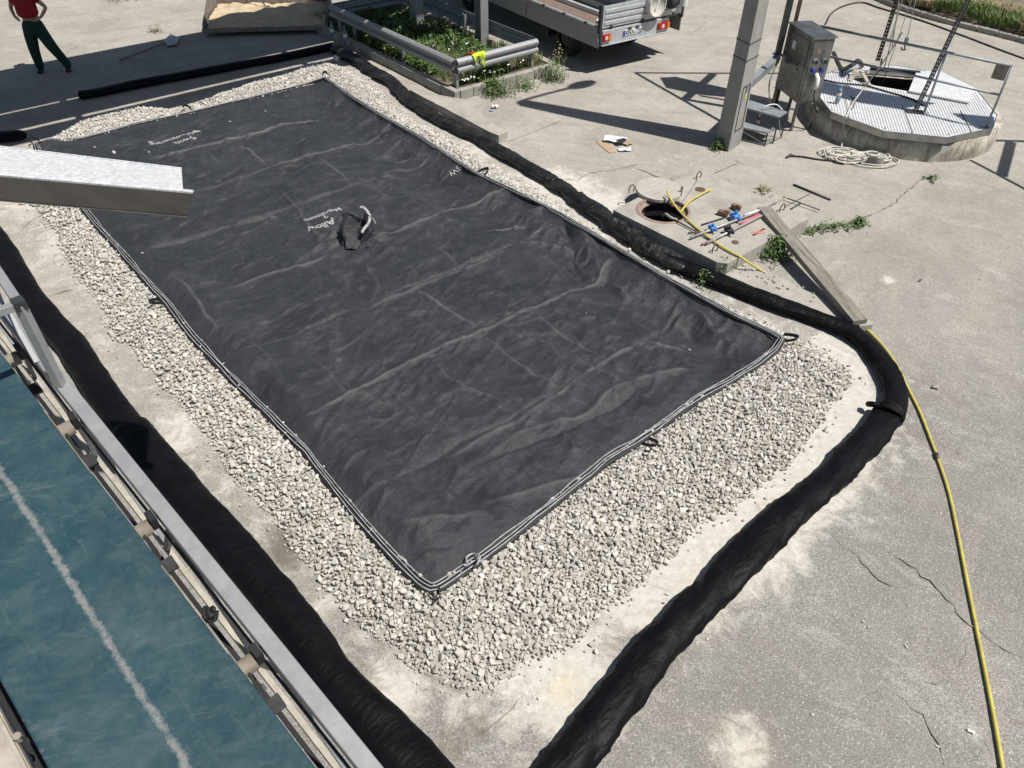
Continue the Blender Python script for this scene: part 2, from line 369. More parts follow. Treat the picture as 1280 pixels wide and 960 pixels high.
M['redpaint'] = simple('red_spray_paint', (.5, .12, .08), .8, scale=25, col2=(.42, .3, .24))
M['brick'] = simple('orange_brown_brick', (.25, .14, .075), .85, scale=20, col2=(.13, .085, .055), bump=.3)
M['lidring'] = simple('pinkish_iron_ring', (.32, .22, .18), .8, scale=12, col2=(.2, .14, .12))
M['hiviz'] = simple('fluorescent_yellow_fabric', (.62, .80, .03), .7, var=.12, scale=20)
M['redcloth'] = simple('red_cloth', (.40, .03, .03), .75, var=.2, scale=12)
M['paper'] = simple('crumpled_white_paper', (.78, .77, .75), .8, var=.1, scale=9)
M['card'] = simple('brown_cardboard', (.42, .31, .2), .85, var=.1, scale=9)
M['bottle'] = simple('pale_blue_bottle_plastic', (.42, .55, .66), .15, var=.15, scale=12)
M['bottle'].node_tree.nodes['Principled BSDF'].inputs['Transmission Weight'].default_value = .75
M['skin'] = simple('skin', (.50, .29, .21), .55, var=.1, scale=8)
M['shirt'] = simple('red_t_shirt_cotton', (.36, .012, .024), .85, var=.2, scale=9, bump=.4, bscale=9, bdist=.03)
M['trouser'] = simple('dark_green_work_cotton', (.008, .05, .036), .85, var=.25, scale=7, bump=.5, bscale=8, bdist=.03)
M['boot'] = simple('black_boot_leather', (.012, .012, .016), .5)
M['hair'] = simple('dark_brown_hair', (.03, .02, .014), .7)
M['sand'] = simple('yellow_sand', (.56, .46, .31), .95, scale=5, col2=(.40, .32, .21), bump=.6, bscale=35, bdist=.02, det=8)
M['soil'] = simple('dry_soil', (.20, .16, .11), .95, scale=4, col2=(.11, .09, .06), bump=.5, bscale=20, bdist=.03)
M['leaf'] = simple('green_leaf', (.085, .15, .03), .6, var=.2, scale=3, col2=(.04, .085, .02))
M['leaf2'] = simple('light_green_leaf', (.15, .21, .05), .6, var=.2, scale=3, col2=(.08, .13, .03))
M['dry'] = simple('dry_straw_grass', (.40, .33, .17), .8, scale=4, col2=(.24, .2, .09))
M['petal'] = simple('white_petal', (.8, .8, .76), .7, var=.03)
M['tin'] = simple('painted_blue_green_machine', (.12, .2, .22), .5)
# wood
mt, nt, bs = newmat('weathered_plank'); n = N(nt)
gv = n.mapv((1, 1, 1), (0, 0, 0))
M_ply = (mt, nt, bs)
pl_a = G(955, 258, .34); pl_b = G(1076, 400, .19); pdir = nrm(pl_b-pl_a); pang = math.atan2(pdir[1], pdir[0])
g1 = n.noise(28, 5, .7, vec=n.mapv((.06, 1, 1), (0, 0, -pang)))
c = n.mix(n.ramp(g1, [(.35, 0.), (.65, 1.)]), (.10, .09, .075), (.27, .245, .205))
c = n.mix(n.ramp(n.noise(3, 5, .7), [(.5, 0.), (.75, .6)]), c, (.33, .30, .255))
nt.links.new(c, bs.inputs['Base Color']); bs.inputs['Roughness'].default_value = .85; n.bump(bs, g1, .6, .01)
M['wood'] = mt
# ------------------------------------------------------------------ traced outlines on the ground
OUTER_PX = [(18, 232), (34, 205), (48, 184), (80, 165), (108, 154), (140, 143), (172, 137), (205, 138), (222, 140), (240, 131), (275, 119), (310, 108), (350, 97), (385, 84), (412, 80), (434, 88), (452, 100),
 (478, 118), (505, 143), (535, 160), (560, 174), (590, 195), (625, 212), (655, 232), (690, 256), (735, 287), (790, 322), (850, 355), (905, 383), (950, 402), (985, 420), (1030, 438), (1062, 468), (1058, 500),
 (1015, 545), (975, 585), (935, 618), (890, 652), (860, 676), (810, 720), (760, 763), (705, 808), (662, 842), (640, 862), (612, 876), (570, 866), (525, 846), (490, 815), (455, 787), (425, 755), (395, 715), (365, 688), (340, 655), (310, 612), (285, 585), (262, 545),
 (225, 505), (190, 468), (155, 430), (125, 385), (100, 345), (75, 300), (52, 272), (35, 255)]
OUTER = np.array([G(x, y)[:2] for x, y in OUTER_PX])
# natural irregular rim
_o = resample(np.vstack([OUTER, OUTER[:1]]), .12)[:-1]; _c = _o.mean(0)
_o = _o + (_o-_c)/np.linalg.norm(_o-_c, axis=1)[:, None]*((fbm(_o[:, 0]*2.1, _o[:, 1]*2.1, 5)-.5)*.28)[:, None]
OUTER = _o
def mound_h(P):
    P = np.atleast_2d(P); d = seg_dist(P, OUTER, True); d = np.where(inside(P, OUTER), d, -d)
    return np.clip(d*.42, 0, .17) + np.clip(d, 0, .3)*.12*(fbm(P[:, 0]*1.7, P[:, 1]*1.7, 8)-.3)
def onmound(x, y, add=.035):
    z = .15
    for _ in range(4): z = float(mound_h(G(x, y, z)[:2])[0])+add
    return G(x, y, z)
LEFT = [(45, 180), (52, 196), (82, 232), (108, 265), (121, 281), (150, 312), (175, 342), (210, 380), (240, 420), (287, 470), (320, 502), (340, 521), (383, 564), (420, 613), (457, 657), (500, 704), (527, 730), (541, 737)]
RIGHT = [(406, 98), (446, 126), (480, 147), (525, 172), (564, 198), (598, 219), (660, 248), (682, 259), (729, 286), (771, 311), (817, 339), (867, 367), (923, 398), (962, 415), (977, 424)]
BOT = [(541, 737), (553, 731), (593, 704), (640, 670), (680, 638), (722, 604), (757, 577), (792, 555), (838, 523), (870, 500), (909, 478), (945, 456), (968, 438), (977, 424)]
TOP = [(45, 180), (62, 176), (98, 175), (130, 167), (164, 157), (230, 143), (279, 131), (320, 121), (361, 111), (390, 103), (406, 98)]
eL, eR, eB, eT = [np.array([onmound(*p, ad) for p in e]) for e, ad in ((LEFT, .035), (RIGHT, .13), (BOT, .035), (TOP, .035))]
eB[-1] = eR[-1]; eT[-1] = eR[0]
BAGPOLY = np.vstack([eL, eB[1:], eR[::-1][1:], eT[::-1][1:-1]])[:, :2]

SOCK_A = [(-40, 262), (-18, 284), (5, 314), (18, 338), (35, 366), (62, 402), (90, 432), (121, 480), (147, 517), (183, 562), (215, 598), (250, 637), (283, 677), (317, 717), (345, 748), (370, 780), (411, 842), (474, 907), (520, 957), (566, 1015)]
SOCK_B = [(1112, 514), (1098, 535), (1068, 566), (1038, 598), (1004, 627), (968, 657), (945, 682), (902, 728), (852, 776), (820, 810), (772, 874), (735, 922), (705, 958), (672, 1000)]
SOCK_C = [(1112, 528), (1119, 505), (1118, 482), (1106, 455), (1085, 430), (1062, 413), (1028, 399), (990, 386), (955, 373), (930, 363), (895, 350), (862, 337), (815, 311), (780, 288), (750, 267), (715, 243), (690, 226), (660, 208), (625, 189), (604, 174), (580, 164), (555, 152), (535, 141), (510, 124), (490, 102), (465, 88), (440, 72), (418, 60)]
SOCK_D = [(97, 119), (125, 115), (164, 106), (230, 94), (295, 82), (344, 73), (380, 66), (414, 58)]
SOCK_E = [(-60, 176), (-20, 172), (10, 170), (34, 168)]

# ------------------------------------------------------------------ yard ground
MH = G(829, 263, .25)[:2]; WELL = np.array([7.68, 15.0])
x = np.arange(-16, 18.01, .1); y = np.arange(1.0, 30.01, .1); X, Y = np.meshgrid(x, y); P = np.stack([X.ravel(), Y.ravel()], 1)
pv = P@VX[:2]; pu = P@UX[:2]
warm = np.clip((pu*-1-2+pv*.35-2)/6, 0, 1); agg = 1-warm*.8
dO = seg_dist(P, OUTER, True); ins = inside(P, OUTER); dO = np.where(ins, 0, dO)
ring = np.clip(1-dO/1.5, 0, 1)
dust = np.clip(1.15-dO/.9, 0, 1)*(.35+.65*((pu > -3.5)*(pv > 3.2)))
dust += .9*np.exp(-(seg_dist(P, GL([(700, 225), (745, 250), (800, 275)]))/.55)**2)
for px, r, a in (((990, 560), .9, .5), ((900, 640), .5, .6), ((700, 850), .5, .7), ((650, 700), .5, .3), ((960, 700), .4, .6), ((930, 935), .25, .9), ((735, 885), .3, .5), ((590, 165), .3, .9), ((560, 145), .3, .6),
                 ((225, 540), .35, .5), ((495, 865), .25, .7), ((90, 300), .5, .5), ((820, 730), .35, .8), ((960, 545), .4, .3), ((1110, 350), .1, 1.), ((1215, 915), .07, 1.), ((640, 110), .5, .2), ((600, 185), .5, .5), ((20, 250), .7, .4), ((840, 200), .4, .3)):
    dust += a*np.exp(-(np.hypot(*(P-G(*px)[:2]).T)/r)**2)
stain = np.zeros(len(P))
for px, r, a in (((350, 672), .3, .75), ((365, 700), .22, .7), ((470, 640), .1, .3), ((1010, 675), .12, .5), ((845, 222), .2, .55), ((830, 228), .15, .7), ((775, 213), .35, .45), ((800, 207), .25, .4), ((1100, 170), .5, .3), ((960, 175), .5, .4),
                 ((95, 60), .35, .6), ((115, 35), .3, .4), ((185, 42), .25, .5), ((745, 105), .4, .3), ((650, 130), .8, .25), ((900, 215), .5, .3), ((560, 935), .25, .7), ((600, 905), .15, .6), ((640, 885), .12, .4), ((1165, 225), .3, .5), ((1080, 310), .3, .35), ((930, 165), .5, .45), ((1040, 180), .4, .55), ((300, 78), .6, .4), ((160, 100), .5, .4), ((60, 120), .7, .35), ((1000, 260), .3, .3)):
    stain += a*np.exp(-(np.hypot(*(P-G(*px)[:2]).T)/r)**2)
ochre = .9*np.exp(-(np.hypot(*(P-G(707, 862)[:2]).T)/.13)**2)+.6*np.exp(-(np.hypot(*(P-G(882, 730)[:2]).T)/.15)**2)+.35*np.exp(-(np.hypot(*(P-G(930, 935)[:2]).T)/.2)**2)
Z = (fbm(P[:, 0]*.5, P[:, 1]*.5, 3)-.5)*.02
nx, ny = len(x), len(y); I = np.arange(nx*ny).reshape(ny, nx)
Q = np.stack([I[:-1, :-1].ravel(), I[:-1, 1:].ravel(), I[1:, 1:].ravel(), I[1:, :-1].ravel()], 1)
cc = P[Q].mean(1); keep = (np.hypot(*(cc-MH).T) > .44) & (np.hypot(*(cc-WELL).T) > 1.6)
edge = (np.isclose(P[:, 0], x[0]) | np.isclose(P[:, 0], x[-1]) | np.isclose(P[:, 1], y[0]) | np.isclose(P[:, 1], y[-1])); Z[edge] = 0
V3 = np.c_[P, Z]; nv = len(V3)
x0, x1, y0, y1 = x[0], x[-1], y[0], y[-1]; B = 500.
ex = np.array([(x0, y0, 0), (x1, y0, 0), (x1, y1, 0), (x0, y1, 0), (-B, -B, 0), (B, -B, 0), (B, B, 0), (-B, B, 0)])
V3 = np.vstack([V3, ex]); fr = np.array([(4, 5, 1, 0), (5, 6, 2, 1), (6, 7, 3, 2), (7, 4, 0, 3)])+nv
at = {k: np.r_[np.clip(a, 0, 1), np.full(8, d)] for k, a, d in (('warm', warm, .8), ('agg', agg, .3), ('dust', dust, 0), ('stain', stain, 0), ('ochre', ochre, 0))}
ground = np_mesh('ground', V3, np.vstack([Q[keep], fr]), M['yard'], attrs=at, smooth=True, kind='structure', label='pale weathered concrete yard with cracks, dust and exposed aggregate')

# cracks and joints: thin irregular dark ribbons lying on the yard
M['crack'] = simple('crack_dirt', (.15, .135, .115), .95, var=.2, scale=9, col2=(.28, .26, .23))
def crack(px, w, jit=.03, seed=0, z=.016):
    p = smooth_path(GL(px), .07, 1); rs = np.random.RandomState(seed); mb = MB(); L = []; Rr = []
    T = np.gradient(p, axis=0); T /= np.linalg.norm(T, axis=1)[:, None]; Nn = np.stack([-T[:, 1], T[:, 0]], 1)
    off = np.cumsum(rs.randn(len(p))*jit*.4); off -= np.linspace(off[0], off[-1], len(p)); off = np.clip(off, -jit*2.5, jit*2.5)
    for i in range(len(p)):
        c = p[i, :2]+Nn[i]*off[i]; ww = w*(.35+rs.rand()*.9)*(1 if 1 < i < len(p)-2 else .3)
        L.append((*(c-Nn[i]*ww/2), z)); Rr.append((*(c+Nn[i]*ww/2), z))
    k = len(p); mb.add(L+Rr, [(i, i+1, k+i+1, k+i) for i in range(k-1)]); mb.build('crack', M['crack'], ground)
for i, (px, w, j) in enumerate([([(1040, 668), (1075, 705), (1100, 728), (1130, 735)], .012, .05), ([(1110, 690), (1140, 705), (1170, 730), (1200, 770), (1245, 805), (1280, 822)], .016, .05), ([(1120, 868), (1150, 890), (1170, 925), (1182, 958)], .014, .05),
        ([(1208, 800), (1200, 835)], .01, .05), ([(1145, 850), (1165, 858), (1190, 850)], .008, .04), ([(575, 185), (640, 176), (705, 150)], .012, .01), ([(60, 372), (98, 360)], .02, .02), ([(25, 290), (45, 272), (70, 262)], .012, .04),
        ([(700, 226), (760, 215), (800, 205)], .016, .06), ([(790, 209), (850, 228)], .02, .05), ([(888, 219), (925, 203)], .015, .01), ([(913, 199), (936, 207)], .02, .04), ([(1098, 265), (1130, 245), (1165, 222)], .03, .04), ([(950, 250), (905, 222)], .01, .04),
        ([(1040, 285), (1098, 265)], .02, .04), ([(450, 640), (500, 600)], .001, .01), ([(590, 930), (655, 870)], .012, .05), ([(960, 155), (1030, 120)], .001, .02), ([(1150, 470), (1110, 480)], .008, .04), ([(590, 192), (545, 206)], .02, .01), ([(330, 65), (180, 100)], .01, .02), ([(960, 10), (880, 30), (860, 45)], .01, .06)]):
    if w > .002: crack(px, w, j, i)

# ------------------------------------------------------------------ gravel bed
gb = thing('gravel_bed', (*_c, 0), 'low bank of pale crushed limestone spread on the yard around and under the black bag', 'gravel bed')
gx = np.arange(OUTER[:, 0].min()-.1, OUTER[:, 0].max()+.1, .06); gy = np.arange(OUTER[:, 1].min()-.1, OUTER[:, 1].max()+.1, .06)
X, Y = np.meshgrid(gx, gy); P = np.stack([X.ravel(), Y.ravel()], 1); nb = inside(P, OUTER); zz = np.full(len(P), -.05)
zz[nb] = mound_h(P[nb])-.015+(fbm(P[nb, 0]*9, P[nb, 1]*9, 4, 2)-.5)*.05
inbag = inside(P, BAGPOLY); dbag = seg_dist(P, BAGPOLY, True)
zz[inbag & (dbag > .15)] = .03
I = np.arange(len(gx)*len(gy)).reshape(len(gy), len(gx)); Q = np.stack([I[:-1, :-1].ravel(), I[:-1, 1:].ravel(), I[1:, 1:].ravel(), I[1:, :-1].ravel()], 1)
Q = Q[nb[Q].any(1)]
np_mesh('gravel_fines', np.c_[P, zz], Q, M['gbase'], gb, smooth=True, kind='stuff')
# rock shapes
def rock(seed, npt=13):
    rs = np.random.RandomState(seed); bm = bmesh.new(); p = rs.randn(npt, 3); p /= np.linalg.norm(p, axis=1)[:, None]; p *= (.8+.3*rs.rand(npt))[:, None]; p *= np.array([1, .75+.2*rs.rand(), .6+.25*rs.rand()])
    for q in p: bm.verts.new(q)
    bmesh.ops.convex_hull(bm, input=bm.verts); loose = [v for v in bm.verts if not v.link_faces]; bmesh.ops.delete(bm, geom=loose)
    bmesh.ops.triangulate(bm, faces=bm.faces); bm.verts.index_update()
    V = np.array([v.co for v in bm.verts]); Fc = np.array([[v.index for v in f.verts] for f in bm.faces]); bm.free(); return V, Fc
ROCKS = [rock(100+i) for i in range(26)]
def rotm(rs, k):
    q = rs.randn(k, 4); q /= np.linalg.norm(q, axis=1)[:, None]; w, x_, y_, z_ = q.T
    return np.stack([1-2*(y_*y_+z_*z_), 2*(x_*y_-z_*w), 2*(x_*z_+y_*w), 2*(x_*y_+z_*w), 1-2*(x_*x_+z_*z_), 2*(y_*z_-x_*w), 2*(x_*z_-y_*w), 2*(y_*z_+x_*w), 1-2*(x_*x_+y_*y_)], 1).reshape(k, 3, 3)
def scatter():
    n0 = 60000; lo = OUTER.min(0)-.4; hi = OUTER.max(0)+.4
    area = (hi-lo).prod(); n0 = int(area*3800); P = lo+(hi-lo)*RS.rand(n0, 2)
    ib = inside(P, BAGPOLY); db = seg_dist(P, BAGPOLY, True); io = inside(P, OUTER); do = seg_dist(P, OUTER, True)
    ok = (io & (~ib | (db < .05))) & (RS.rand(n0) < np.clip(.35+do*4, 0, 1)); far = (~io) & (~ib) & (RS.rand(n0) < .10*np.exp(-do/.07)*.5)
    P = P[ok | far]; o = (~io)[ok | far]; d = do[ok | far]
    r = np.exp(RS.randn(len(P))*.36)*.0190; r = np.clip(r, .010, .045)
    edge_big = RS.rand(len(P)) < .05*np.exp(-d/.3); r = np.where(edge_big, r*1.6, r)
    big = RS.rand(len(P)) < .02; r = np.where(big, r*1.55, r); r = np.where(o, r*.75, r); r = np.minimum(r, .05)
    # thin out overlaps with a hash grid
    order = np.argsort(-r); cell = {}; keep = np.zeros(len(P), bool); cs = .08
    for i in order:
        cx, cy = int(P[i, 0]//cs), int(P[i, 1]//cs); good = True
        for a in (-1, 0, 1):
            for b in (-1, 0, 1):
                for j in cell.get((cx+a, cy+b), ()):
                    if (P[i, 0]-P[j, 0])**2+(P[i, 1]-P[j, 1])**2 < ((r[i]+r[j])*.50)**2: good = False; break
                if not good: break
            if not good: break
        if good: keep[i] = True; cell.setdefault((cx, cy), []).append(i)
    return P[keep], r[keep]
SP, SR = scatter()
SZ = np.maximum(mound_h(SP), 0)+SR*.35+(RS.rand(len(SP))-.35)*.022
SZ = np.where(SZ < SR*.5+.008, SR*.5+.008, SZ)
# the 300 that show largest become single objects
dist = np.sqrt(SP[:, 0]**2+SP[:, 1]**2+36.); app = SR/dist
rk = np.argsort(-app); one = rk[:300]; rest = rk[300:]
Rm = rotm(RS, len(SP))
VV = []; FF = []; TT = []; off = 0; ty = RS.randint(0, 26, len(SP)); tone = RS.rand(len(SP))
for t in range(26):
    idx = rest[ty[rest] == t]; v0, f0 = ROCKS[t]; k = len(v0)
    v = np.einsum('nij,kj->nki', Rm[idx], v0)*SR[idx][:, None, None]; v[:, :, 2] *= .85
    v += np.c_[SP[idx], SZ[idx]][:, None, :]
    VV.append(v.reshape(-1, 3)); FF.append((f0[None]+np.arange(len(idx))[:, None, None]*k).reshape(-1, 3)+off); TT.append(np.repeat(tone[idx], k)); off += len(idx)*k
np_mesh('gravel', np.vstack(VV), np.vstack(FF), M['stone'], gb, attrs={'tone': np.concatenate(TT)}, kind='stuff')
RMESH = []
for v0, f0 in ROCKS:
    me = bpy.data.meshes.new('stone'); me.from_pydata([tuple(q) for q in v0], [], [tuple(int(a) for a in q) for q in f0]); me.materials.append(M['stone1']); RMESH.append(me)
for i in one:
    o = bpy.data.objects.new('stone', RMESH[ty[i]]); C.objects.link(o); o.parent = gb
    o.location = Vector((SP[i, 0], SP[i, 1], SZ[i]))-gb.location; o.rotation_euler = Matrix(Rm[i].tolist()).to_euler(); o.scale = (SR[i], SR[i], SR[i])
print('stones', len(SP))

# ------------------------------------------------------------------ dewatering bag
def arc(e, n):
    d = np.r_[0, np.cumsum(np.linalg.norm(np.diff(e, axis=0), axis=1))]; t = np.linspace(0, d[-1], n); q = np.stack([np.interp(t, d, e[:, k]) for k in range(3)], 1)
    for _ in range(4): q[1:-1] = (q[:-2]+2*q[1:-1]+q[2:])/4
    return q
NS, NT = 640, 320
aL, aR = arc(eL, NS), arc(eR, NS); aT, aB = arc(eT, NT), arc(eB, NT)
aT[0] = aL[0]; aT[-1] = aR[0]; aB[0] = aL[-1]; aB[-1] = aR[-1]
s = np.linspace(0, 1, NS)[:, None, None]; t = np.linspace(0, 1, NT)[None, :, None]
Pg = (1-t)*aL[:, None]+t*aR[:, None]+(1-s)*aT[None]+s*aB[None]-((1-s)*(1-t)*aL[0]+(1-s)*t*aR[0]+s*(1-t)*aL[-1]+s*t*aR[-1])
xy = Pg[..., :2].reshape(-1, 2); zb = Pg[..., 2].ravel()
ss = np.repeat(np.linspace(0, 1, NS), NT); tt = np.tile(np.linspace(0, 1, NT), NS)
de = seg_dist(xy, BAGPOLY, True); em = np.clip(de/.35, 0, 1); em = em*em*(3-2*em)
dl = tt*6.; dr = (1-tt)*6.; db_ = (1-ss)*12.; dt_ = ss*12.
z = .03+.20+0*zb
z = zb*(1-em)+z*em
z += (.045-.075*tt)*em - .08*np.exp(-((dr-.75)/.40)**2)*em + .035*np.exp(-((dr-.30)/.2)**2)*np.clip(db_/.8, 0, 1)*em
z += .05*np.exp(-((dl-.5)/.35)**2)*em
uu = xy@UX[:2]; vv = xy@VX[:2]
w1 = uu+.25*np.sin(vv*1.7)+.3*fbm(uu*.8, vv*.8, 22)
z += em*((fbm(uu*1.1, vv*.55, 31)-.5)*.06+(fbm(uu*3.2+vv*.6, vv*1.3, 37)-.5)*.06+(fbm(uu*7+vv*2, vv*3.5, 41)-.5)*.03+.028*(1-2*np.abs(fbm(uu*1.6+vv*.8, vv*.8-uu*.3, 77)-.5)*2)**6)
rm = np.clip(1-dr/2.0, 0, 1)*np.clip(dr/.05, 0, 1)
z += rm*.036*np.sin(w1*3.6+.9*fbm(uu*.9, vv*.9, 3)*6)*np.clip(fbm(uu*.5, vv*.2, 51)*2.2-.5, 0, 1)
z += np.clip(1-dr/.55, 0, 1)*em**.5*.034*np.sin(uu*14+3*fbm(uu*2, vv*2, 9)*3)
bm_ = np.clip(1-db_/1.8, 0, 1)*np.clip(db_/.05, 0, 1)
z += bm_*.018*np.sin((vv*.9-uu*.55)*5.2+fbm(uu, vv, 6)*5)
lm = np.clip(1-dl/.6, 0, 1)*em
z += lm*.014*np.sin(uu*11+fbm(uu*2, vv*2, 7)*9)
tm = np.clip(1-dt_/.9, 0, 1)*em
z += tm*.02*np.sin(vv*8+fbm(uu*2, vv*2, 2)*8)
ridge = np.zeros(len(xy))
for i_, (fr_a, fr_b, rot_, hh) in enumerate(((1.1, .5, .3, .016), (2.3, .9, 1.2, .010), (1.7, .7, -.5, .012), (3.6, 1.3, .8, .006))):
    a_ = uu*math.cos(rot_)+vv*math.sin(rot_); b__ = -uu*math.sin(rot_)+vv*math.cos(rot_); nn_ = fbm(a_*fr_a, b__*fr_b, 200+i_*7, 3)
    msk = np.clip(fbm(uu*.7, vv*.7, 300+i_)*3-1.2, 0, 1); c__ = np.exp(-np.abs(nn_-.5)*60)*msk*em; z += hh*c__; ridge = np.maximum(ridge, .22*c__)
CREASE = [  # px polyline, width, height (negative = groove), pale
 ([(184, 205), (245, 190), (305, 174), (360, 158), (407, 148)], .05, .045, 1), ([(243, 245), (290, 231), (331, 216), (371, 204), (449, 180), (480, 165), (494, 154)], .035, .035, .7),
 ([(180, 318), (235, 300), (285, 284), (340, 270), (397, 249), (440, 235), (495, 212), (530, 205), (548, 190)], .035, -.045, .1), ([(180, 322), (235, 305), (287, 289), (357, 270)], .03, .03, .6),
 ([(282, 368), (340, 347), (395, 328), (420, 317)], .025, .028, .8), ([(455, 309), (482, 298), (524, 281), (564, 263), (590, 255), (640, 240)], .035, .035, .8),
 ([(262, 394), (290, 385), (305, 379)], .04, .03, .5), ([(282, 452), (330, 440), (364, 429), (400, 410), (449, 390)], .022, -.03, .1), ([(449, 390), (483, 374), (515, 360), (550, 346), (577, 335), (620, 316), (650, 300)], .03, -.035, .3), ([(455, 394), (515, 366), (580, 340), (640, 312)], .03, .03, .5), ([(650, 300), (668, 292), (690, 277)], .03, .03, .7),
 ([(372, 531), (395, 526), (420, 510), (460, 490), (495, 468), (540, 446), (565, 435), (603, 417), (660, 389), (705, 369), (745, 349), (757, 330), (771, 317)], .022, .03, .75), ([(375, 535), (422, 514), (500, 471), (605, 421)], .02, -.02, 0),
 ([(480, 620), (500, 605), (540, 580), (575, 555), (612, 540), (640, 527), (665, 508), (700, 490), (755, 454), (800, 430), (828, 410), (845, 395), (860, 378)], .03, -.04, .2), ([(560, 576), (600, 555), (650, 530), (690, 500), (752, 458), (815, 418)], .03, .035, .6),
 ([(600, 634), (640, 625), (680, 612), (740, 590)], .03, .035, .4), ([(612, 575), (640, 552), (680, 538), (720, 528), (770, 490), (830, 470), (880, 462)], .05, .04, .5),
 ([(575, 600), (620, 572), (700, 545), (760, 515), (800, 490)], .04, -.03, 0),
 ([(295, 183), (315, 195), (335, 212)], .03, .02, .9), ([(397, 199), (420, 216), (443, 235)], .02, .022, .7), ([(352, 240), (372, 262), (390, 290), (405, 305)], .02, .018, .4), ([(545, 311), (560, 323), (577, 337)], .02, .02, .6), ([(515, 363), (555, 387), (600, 416)], .02, .022, .8),
 ([(668, 392), (705, 422), (755, 450)], .018, .018, .6), ([(600, 416), (640, 450), (680, 480), (720, 500)], .02, .015, .4), ([(377, 280), (400, 296), (425, 318)], .02, .015, .3), ([(476, 478), (500, 500), (530, 530)], .02, .012, .2), ([(540, 450), (565, 480), (640, 510)], .02, .015, .3),
 ([(420, 640), (460, 620), (500, 606)], .05, .03, .4), ([(440, 625), (500, 610), (520, 600)], .04, -.03, 0), ([(480, 668), (520, 660), (570, 655), (620, 640)], .05, .03, .3), ([(500, 690), (560, 690), (600, 670)], .04, -.03, 0),
 ([(217, 352), (240, 372), (262, 405), (275, 422)], .02, .022, .7), ([(225, 352), (250, 375), (272, 410)], .02, -.015, 0), ([(365, 263), (380, 285), (395, 302)], .02, -.02, 0), ([(387, 305), (389, 322)], .015, -.03, 0),
 ([(700, 277), (715, 300), (722, 335), (740, 355)], .10, -.10, 0), ([(750, 345), (765, 360), (775, 375)], .10, -.05, 0), ([(725, 290), (745, 330), (760, 350)], .09, .06, .2), ([(845, 395), (862, 410), (880, 425), (885, 432)], .12, -.10, 0), ([(860, 380), (880, 400), (900, 425)], .08, .06, .3),
 ([(800, 428), (830, 435), (865, 440)], .03, .03, .9), ([(765, 345), (790, 375), (800, 385)], .06, .05, .3), ([(560, 190), (530, 196), (500, 195), (470, 190)], .05, -.04, 0), ([(545, 205), (560, 190), (575, 180)], .04, .04, .4), ([(480, 145), (470, 165), (480, 175)], .07, -.05, 0), ([(460, 190), (490, 200), (530, 195)], .05, .04, .5),
 ([(600, 290), (650, 278), (668, 284)], .03, .03, .8), ([(640, 270), (700, 262), (720, 270)], .05, .04, .3), ([(620, 300), (680, 302), (730, 312)], .04, .02, .3), ([(430, 330), (450, 360), (460, 380)], .02, -.015, 0), ([(455, 318), (475, 335), (460, 330)], .02, .02, .6),
 ([(420, 300), (380, 330), (340, 345)], .03, -.015, 0), ([(560, 300), (530, 330), (500, 345)], .03, -.012, 0), ([(700, 440), (760, 470), (800, 500)], .03, .014, .3), ([(390, 450), (420, 480), (450, 520)], .03, .012, .3), ([(310, 430), (340, 455), (360, 490)], .03, .012, .2)]
for i, (px, w, h, pale) in enumerate(CREASE):
    pl = smooth_path(GL(px, .2), .1, 2)[:, :2]; T = np.gradient(pl, axis=0); pl[:, 0] += (fbm(pl[:, 0]*2.5, pl[:, 1]*2.5, 60+i)-.5)*.10; pl[:, 1] += (fbm(pl[:, 0]*2.5, pl[:, 1]*2.5, 90+i)-.5)*.10
    lo = pl.min(0)-.6; hi = pl.max(0)+.6; sel = np.where(((xy > lo) & (xy < hi)).all(1))[0]
    if not len(sel): continue
    d = seg_dist(xy[sel], pl); fade = np.clip(np.minimum(np.linalg.norm(xy[sel]-pl[0], axis=1), np.linalg.norm(xy[sel]-pl[-1], axis=1))/.3, .15, 1)
    g = np.exp(-(d/(w*1.05))**1.15)*(.6+.8*fbm(xy[sel, 0]*3, xy[sel, 1]*3, i)); z[sel] += g*h*fade*np.clip(de[sel]/.15, 0, 1)
    ridge[sel] = np.maximum(ridge[sel], pale*np.exp(-(d/(.014+w*.22))**2)*fade*(.4+.6*fbm(xy[sel, 0]*5, xy[sel, 1]*5, i+7)))
SPT = G(447, 297, .25)[:2]; dsp = np.hypot(*(xy-SPT).T); asp = np.arctan2(xy[:, 1]-SPT[1], xy[:, 0]-SPT[0])
z += np.exp(-(dsp/.35)**2)*.06+np.exp(-((dsp-.45)/.35)**2)*.022*np.sin(asp*9+2*fbm(uu, vv, 4))
z = np.maximum(z, .05)
BV = np.c_[xy, z]; I = np.arange(NS*NT).reshape(NS, NT); BQ = np.stack([I[:-1, :-1].ravel(), I[1:, :-1].ravel(), I[1:, 1:].ravel(), I[:-1, 1:].ravel()], 1)
# skirt that tucks under the rim
rim = np.r_[I[:, 0], I[-1, 1:], I[::-1, -1][1:], I[0, ::-1][1:-1]]; cen = xy.mean(0); rp = BV[rim].copy(); rp[:, :2] += (cen-rp[:, :2])*.004; rp[:, 2] -= .09; base = len(BV)
BV2 = np.vstack([BV, rp]); k = len(rim); j = np.arange(k); SQ = np.stack([rim[j], base+j, base+(j+1) % k, rim[(j+1) % k]], 1)
bag = thing('dewatering_bag', (*cen, .2), 'huge creased black geotextile dewatering bag lying flat on the gravel bed', 'dewatering bag')
bo = np_mesh('fabric_sheet', BV2, np.vstack([BQ, SQ]), M['bag'], bag, attrs={'ridge': np.r_[ridge, np.zeros(k)]}, smooth=True)
BVH = BVHTree.FromPolygons([tuple(v) for v in BV], [tuple(int(a) for a in q) for q in BQ])
def bagz(x_, y_, d=.25):
    h = BVH.ray_cast(Vector((x_, y_, 3)), Vector((0, 0, -1))); return h[0].z if h[0] else d
